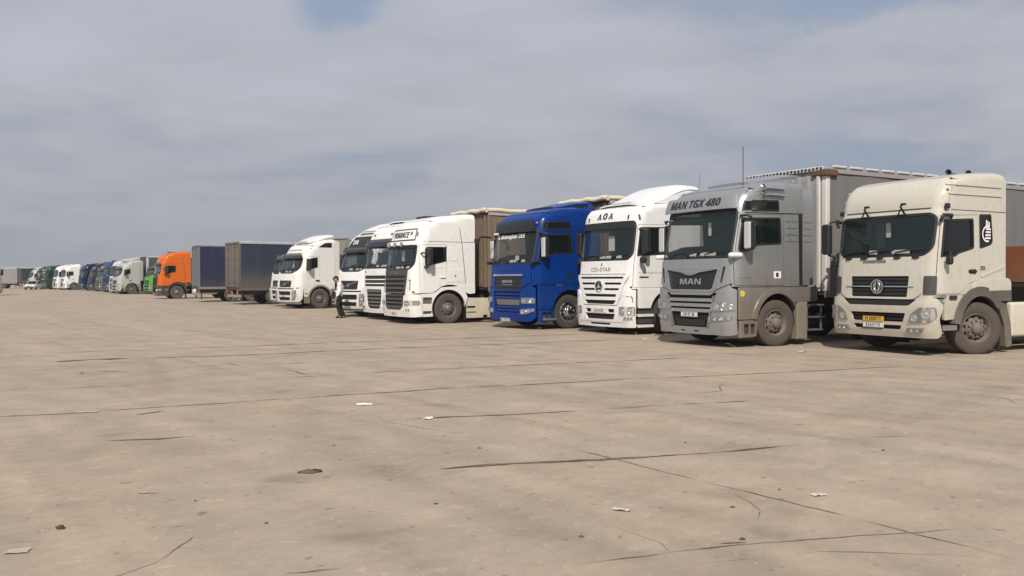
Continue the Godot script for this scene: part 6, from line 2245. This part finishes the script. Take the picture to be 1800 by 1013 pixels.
func build_trucks() -> void:
	var t: Transform3D
	var r: Array
	# --- cream truck nearest the camera
	lod = 0.8
	r = truck_cream("cream truck with smooth high roof, yellow plate and round grille emblem, rightmost of the row")
	t = pose(9.33, 17.0, 62, r[1].w)
	r[0].transform = t
	trailer("flatbed_trailer", "flatbed trailer with orange brown dropside boards behind the cream truck", behind(t, 1.75), {"kind": "dropside", "color": Color(0.21, 0.068, 0.026), "bed": 1.4, "dirt": 0.35})
	# --- silver
	r = truck_tall("silver truck with black lettering on its sun visor and brown dust on its flank", Color(0.38, 0.395, 0.40), {})
	t = pose(5.97, 19.2, 59.5, r[1].w)
	r[0].transform = t
	trailer("curtain_trailer", "grey curtain trailer with white corner posts and folded tarpaulin edge behind the silver truck", behind(t, 1.6), {"color": Color(0.165, 0.16, 0.155), "post": Color(0.66, 0.65, 0.62), "rail": Color(0.32, 0.31, 0.3), "cover": Color(0.5, 0.5, 0.49), "face": Color(0.42, 0.41, 0.39), "top": 4.12, "near": true})
	# --- white with the star
	r = truck_star("white truck with star emblem, slotted white grille and dark band over its windscreen")
	t = pose(4.32, 23.6, 57, r[1].w)
	r[0].transform = t
	trailer("curtain_trailer", "pale grey trailer behind the white truck with the star emblem", behind(t, 1.6), {"color": Color(0.4, 0.4, 0.39), "top": 4.0, "cell": 0.3})
	# --- blue
	r = truck_tall("bright blue truck with dark sun visor and white lettering on its windscreen", Color(0.0, 0.034, 0.20), {"blue": true, "dirt": 0.03, "rim": "chrome", "tyre": "tyre", "steer": -10.0})
	t = pose(1.76, 26.1, 56, r[1].w)
	r[0].transform = t
	trailer("tarpaulin_trailer", "brown trailer with cream rolled tarpaulin behind the bright blue truck", behind(t, 1.6), {"color": Color(0.17, 0.115, 0.08), "top": 4.02, "roll": Color(0.62, 0.56, 0.44), "post": Color(0.17, 0.1, 0.07), "cell": 0.3})
	# --- white with the tall grille
	lod = 1.0
	r = truck_tall_grille("white truck with tall dark grey slatted grille and lettered board over its windscreen", Color(0.82, 0.81, 0.78))
	t = pose(-2.17, 29.3, 57, r[1].w)
	r[0].transform = t
	trailer("tarpaulin_trailer", "brown trailer with cream rolled tarpaulin behind the white truck with the dark grille", behind(t, 1.6), {"color": Color(0.19, 0.14, 0.10), "top": 3.9, "roll": Color(0.62, 0.56, 0.42), "post": Color(0.19, 0.14, 0.1), "cell": 0.3})
	# --- white, bright slats
	r = truck_slatted("white truck with white slats over a U-shaped dark radiator grille", Color(0.8, 0.8, 0.78), {"wsmat": "windscreen"})
	t = pose(-3.35, 31.9, 55, r[1].w)
	r[0].transform = t
	trailer("curtain_trailer", "grey trailer behind the white truck with the U-shaped grille", behind(t, 1.6), {"color": Color(0.3, 0.3, 0.3), "top": 3.9, "cell": 0.4})
	# --- white swept-back, behind the person
	lod = 1.2
	r = truck_swept("white truck with a lettered dark roof window and black sun visor, behind the walking person", Color(0.8, 0.8, 0.77), {"board": true})
	t = pose(-4.78, 34.65, 47, r[1].w)
	r[0].transform = t
	trailer("curtain_trailer", "dark trailer behind the white truck with the roof window", behind(t, 1.6), {"color": Color(0.2, 0.2, 0.2), "top": 3.85, "cell": 0.4})
	# --- set back between two others
	r = truck_swept("set-back white truck mostly hidden behind the one with the roof window", Color(0.72, 0.71, 0.68), {"roofwin": false})
	t = pose(-5.4, 38.05, 48, r[1].w)
	r[0].transform = t
	# --- dusty white with oval side roof window
	r = truck_swept("dusty white truck with slanted roof spoiler and dark roof side window, left of the person", Color(0.76, 0.75, 0.71), {"dirt": 0.4, "dirt_y": 1.3})
	t = pose(-10.0, 44.5, 48, r[1].w)
	r[0].transform = t
	trailer("open_trailer", "open grey trailer with a low load under a net behind the dusty white truck", behind(t, 1.7), {"color": Color(0.3, 0.29, 0.26), "cover": Color(0.36, 0.34, 0.3), "top": 3.72, "post": Color(0.25, 0.23, 0.2), "cell": 0.4})
	# --- low-roofed one beyond it
	r = truck_swept("low-roofed white truck with dark sun visor half hidden behind the dusty white truck", Color(0.7, 0.69, 0.66), {"low": true})
	t = pose(-11.36, 48.07, 48, r[1].w)
	r[0].transform = t
	# --- two trailers that stand with their backs to the yard
	reversed_trailer("curtain_trailer", "grey brown trailer with dusty dark blue side standing with its doors to the yard", -16.3, 51.0, 36.0, {"len": 13.4, "color": Color(0.018, 0.03, 0.055), "dirt_c": Color(0.105, 0.092, 0.075), "rear": Color(0.15, 0.13, 0.105), "post": Color(0.15, 0.13, 0.105), "top": 3.79, "bed": 0.98, "dirt": 0.95, "dirt_y": 2.15, "cover": Color(0.5, 0.52, 0.55), "rail": Color(0.4, 0.42, 0.45), "sill": Color(0.22, 0.19, 0.15), "cell": 0.3})
	reversed_trailer("curtain_trailer", "dark blue trailer with grey rear doors between the orange truck and the grey brown trailer", -21.0, 57.2, 29.5, {"len": 12.0, "color": Color(0.014, 0.018, 0.05), "rear": Color(0.13, 0.145, 0.17), "post": Color(0.13, 0.145, 0.17), "top": 3.83, "bed": 1.0, "dirt": 0.15, "cover": Color(0.35, 0.38, 0.42), "rail": Color(0.12, 0.14, 0.18), "cell": 0.3})
	# --- orange
	lod = 1.5
	r = truck_tall_grille("orange truck with dark bumper and white fuel tanks, beside the dark blue trailer", Color(0.62, 0.135, 0.018), {"orange": true, "dirt": 0.12})
	t = pose(-26.5, 67.5, 57, r[1].w)
	r[0].transform = t
	trailer("curtain_trailer", "dark trailer coupled to the orange truck", behind(t, 1.7), {"color": Color(0.05, 0.055, 0.065), "top": 3.9, "cell": 0.5, "post": Color(0.1, 0.1, 0.11), "bed": 1.3})
	for i in 2:
		var st := nst()
		paint = Color(0.66, 0.65, 0.62)
		lathe(st, [Vector2(0.0, -0.55), Vector2(0.24, -0.53), Vector2(0.3, -0.47), Vector2(0.3, 0.47), Vector2(0.24, 0.53), Vector2(0.0, 0.55)], 18, Transform3D(Basis(Vector3(0, 1, 0), PI / 2), Vector3(-1.75 - i * 0.85, 0.62, -0.98)))
		var tk := obj("white_tank", st, M["plastic"], r[0])
	# --- bright green, set back
	r = truck_swept("bright green truck squeezed between the grey truck and the orange truck", Color(0.10, 0.34, 0.05), {"low": true, "dirt": 0.1})
	t = pose(-36.4, 89.3, 48, r[1].w)
	r[0].transform = t
	trailer("curtain_trailer", "dark grey trailer behind the bright green truck", behind(t, 1.6), {"color": Color(0.07, 0.07, 0.08), "top": 4.0, "cell": 0.6})
	# --- pale grey swept-back
	lod = 1.8
	r = truck_swept("pale grey truck without roof window, left of the bright green truck", Color(0.44, 0.45, 0.42), {"roofwin": false, "dirt": 0.25, "tall": true})
	t = pose(-40.1, 90.0, 48, r[1].w)
	r[0].transform = t
	trailer("curtain_trailer", "dark trailer behind the pale grey truck", behind(t, 1.6), {"color": Color(0.08, 0.08, 0.09), "cover": Color(0.5, 0.5, 0.5), "top": 4.0, "cell": 0.6})
	# --- the far part of the row
	var cols := [
		[Color(0.6, 0.6, 0.6), "white truck with sun visor just left of the pale grey truck", 0, 189.0, 94.0, "grey", Color(0.25, 0.25, 0.25)],
		[Color(0.002, 0.036, 0.13), "bright blue far truck with dark trailer, between the white and the slate grey one", 0, 177.0, 99.0, "dark blue", Color(0.03, 0.05, 0.12)],
		[Color(0.12, 0.125, 0.135), "slate grey far truck left of the bright blue far truck", 2, 165.0, 106.0, "slate grey", Color(0.1, 0.1, 0.11)],
		[Color(0.022, 0.022, 0.025), "charcoal far truck between the slate grey and the navy one", 2, 151.0, 113.0, "black", Color(0.03, 0.03, 0.03)],
		[Color(0.002, 0.012, 0.06), "navy blue truck right beside the far white pair", 0, 135.5, 121.0, "silver grey", Color(0.25, 0.25, 0.25)]]
	for q in cols:
		lod = 2.5
		if q[2] == 0: r = truck_slatted(q[1], q[0], {"dirt": 0.08})
		else: r = truck_swept(q[1], q[0], {"roofwin": false, "dirt": 0.15})
		t = far_pose(q[3], q[4], r[1].w)
		r[0].transform = t
		trailer("curtain_trailer", q[5] + " trailer coupled to the " + q[1].split(" truck")[0] + " truck", behind(t, 1.7), {"color": q[6], "top": 3.85, "cell": 1.0})
	# far white pair
	r = truck_slatted("white truck with bulging roof, nearer one of the far white pair", Color(0.8, 0.8, 0.78), {"tyre": "tyre_dusty"})
	t = far_pose(104.0, 129.0, r[1].w)
	r[0].transform = t
	trailer("curtain_trailer", "pale trailer behind the nearer of the far white pair", behind(t, 1.6), {"color": Color(0.4, 0.4, 0.4), "top": 3.95, "cell": 1.0})
	var c := copy(r[0], "white truck with bulging roof, farther one of the far white pair")
	c.transform = far_pose(91.0, 132.0, 1.23)
	# green beyond the car
	r = truck_slatted("dark green truck with pale stripes behind the small white car", Color(0.012, 0.055, 0.034), {"dirt": 0.05})
	t = far_pose(72.0, 137.0, r[1].w)
	r[0].transform = t
	for yy in [2.95, 2.62, 1.55]:
		strip(r[0], "pale_stripe", r[1].front, rr(-1.0, yy, 1.0, yy + 0.1, 0.02), M["galvanised"], 0.13, 0.01)
	trailer("curtain_trailer", "dark green trailer behind the dark green truck", behind(t, 1.6), {"color": Color(0.02, 0.05, 0.035), "top": 4.0, "cell": 1.0})
	var c2 := truck_slatted("dark slate truck left of the dark green truck", Color(0.02, 0.035, 0.035), {"dirt": 0.05})
	c2[0].transform = far_pose(61.0, 144.0, 1.23)
	r = truck_swept("small pale truck far behind the white car", Color(0.5, 0.5, 0.48), {"roofwin": false})
	t = far_pose(47.0, 152.0, r[1].w)
	r[0].transform = t
	trailer("curtain_trailer", "dark green trailer with white roof far down the row", pose(-97.5, 166.0, 40, 1.25), {"color": Color(0.012, 0.035, 0.022), "face": Color(0.02, 0.045, 0.035), "post": Color(0.02, 0.045, 0.035), "cover": Color(0.7, 0.7, 0.7), "top": 3.9, "cell": 1.0})
	# the opposite row, at the left edge
	reversed_trailer("curtain_trailer", "grey trailer at the left edge of the yard, facing the row of trucks", -87.1, 150.0, 194.0, {"len": 13.4, "color": Color(0.25, 0.245, 0.24), "rear": Color(0.3, 0.3, 0.29), "top": 3.6, "bed": 1.0, "cell": 0.5, "cover": Color(0.5, 0.5, 0.5), "flip": true})
	var c3 := copy(r[0], "pale truck cut off by the left edge of the picture")
	c3.transform = Transform3D(Basis(Vector3.UP, -0.45), Vector3(-52.1, 0, -84.0))

# A far truck given by the bearing of its outer front corner (as a slope of 1500) and its distance down the yard.
func far_pose(bearing: float, depth: float, w: float) -> Transform3D:
	return pose((bearing - 900.0) / 1500.0 * depth + 2.71, depth - 0.92, 48.0, w)

func copy(o: Node3D, label: String) -> Node3D:
	var d: Node3D = o.duplicate()
	d.name = numbered("truck")
	add_child(d)
	d.set_meta("label", label)
	return d

# A trailer given by the ground under its rear corner nearest the yard and the direction it points (degrees from the picture's right, away).
func reversed_trailer(n: String, label: String, x: float, depth: float, deg: float, P: Dictionary) -> Node3D:
	var a := deg_to_rad(deg)
	var f := Vector3(cos(a), 0, -sin(a))
	var r := f.cross(Vector3.UP)
	var side := -1.0 if P.has("flip") else 1.0
	var p: Vector3 = Vector3(x, 0, -depth) - r * 1.25 * side + f * float(P.len)
	return trailer(n, label, Transform3D(Basis(f, Vector3.UP, r), p), P, "trailers standing without a truck in front")

func build_litter() -> void:
	# loose grit: thousands of grains, one object
	var gst := nst()
	paint = Color.WHITE
	var gp := [Vector3(1, -0.2, 0), Vector3(-0.3, -0.2, 0.9), Vector3(-0.8, -0.2, -0.5), Vector3(0.2, -0.2, -0.9), Vector3(0.1, 0.7, 0.1)]
	for f in [[0, 1, 4], [1, 2, 4], [2, 3, 4], [3, 0, 4]]:
		var fa: Vector3 = gp[f[0]]
		var fb: Vector3 = gp[f[1]]
		var fc: Vector3 = gp[f[2]]
		var fnn := (fb - fa).cross(fc - fa).normalized()
		if fnn.y < 0.0: fnn = -fnn
		tri(gst, fa, fb, fc, fnn, fnn, fnn)
	var mm := MultiMesh.new()
	mm.transform_format = MultiMesh.TRANSFORM_3D
	mm.use_colors = true
	mm.mesh = gst.commit()
	mm.instance_count = 9000
	for i in mm.instance_count:
		var u := rng.randf()
		var gz := -3.6 - 16.0 * u * u
		var gx := rng.randf_range(-0.75, 0.75) * -gz
		var gs := 0.0022 + 0.0065 * pow(rng.randf(), 4.0)
		if nz.get_noise_2d(gx * 0.9, gz * 0.9) < rng.randf_range(-0.5, 0.3): gs *= 0.55
		mm.set_instance_transform(i, Transform3D(Basis(Vector3.UP, rng.randf() * TAU).scaled(Vector3(gs, gs * 0.8, gs)), Vector3(gx, ground_y(gx, gz) + gs * 0.1, gz)))
		var gt := rng.randf_range(0.55, 1.3)
		mm.set_instance_color(i, Color(0.36 * gt, 0.30 * gt, 0.235 * gt))
	var gi := MultiMeshInstance3D.new()
	gi.name = "grit"
	gi.multimesh = mm
	gi.material_override = M["cloth"]
	add_child(gi)
	tag(gi, "loose sandy grit scattered over the concrete yard", "grit", "", "stuff")
	scrap("paper_scrap", "flat white sheet of paper lying in the middle of the yard", -1.81, -10.42, 0.13, 0.2, 0.2)
	scrap("paper_scrap", "small white paper scrap lying on a concrete joint", -0.92, -9.31, 0.08, 0.1, 0.5)
	scrap("plastic_scrap", "crumpled pale plastic scrap at the lower right of the yard", 0.72, -5.63, 0.05, 0.12, -0.3, Color(0.52, 0.49, 0.44), 0.02)
	scrap("plastic_scrap", "pale plastic scrap near the diagonal crack's end", 2.16, -5.99, 0.05, 0.1, 0.4, Color(0.52, 0.49, 0.44), 0.02)
	scrap("paper_scrap", "white paper scrap in front of the silver truck's wheel", 5.98, -17.6, 0.12, 0.2, 0.1)
	scrap("paper_scrap", "white paper scrap touching the silver truck's front tyre", 6.3, -18.75, 0.1, 0.16, 0.7)
	scrap("concrete_flake", "pale broken flake of concrete beside a crack on the left", -4.94, -9.89, 0.12, 0.24, 0.3, Color(0.42, 0.36, 0.29), 0.006)
	scrap("concrete_flake", "pale broken flakes at the lower left edge of the yard", -2.78, -4.78, 0.08, 0.12, 0.3, Color(0.42, 0.37, 0.31), 0.006)
	scrap("concrete_flake", "pale streak of spilled lime on the ground at the left", -2.62, -6.12, 0.03, 0.14, 0.1, Color(0.42, 0.36, 0.29), 0.006)
	scrap("plastic_scrap", "tiny pale scrap in front of the blue truck", 3.3, -21.3, 0.1, 0.14, 0.1)
	lump("dirt_clod", "large dark grey clod of dirt lying left of the picture's middle", "clod", -1.62, -6.78, Vector3(0.095, 0.018, 0.06), Color(0.11, 0.088, 0.07))
	lump("dirt_clod", "dark brown clod at the lower left of the yard", "clod", -2.78, -5.23, Vector3(0.026, 0.02, 0.022), Color(0.06, 0.045, 0.035))
	var small := [-1.55, -5.35, -0.52, -5.79, 0.41, -5.06, -7.02, -13.9, -1.64, -7.83, 1.61, -7.92, 3.28, -7.53, 1.93, -6.15, 1.47, -5.68, 1.35, -4.99, -2.2, -5.9, -0.3, -7.7]
	for i in range(0, small.size(), 2):
		var s := rng.randf_range(0.006, 0.012) * (1.0 + maxf(0.0, -small[i + 1] - 8.0) * 0.08)
		lump("pebble", "small dark pebble lying loose on the pale concrete yard", "pebble", small[i], small[i + 1], Vector3(s * 1.5, s * 0.8, s), Color(0.09, 0.07, 0.055) * rng.randf_range(0.7, 1.6), "pebbles scattered over the yard")
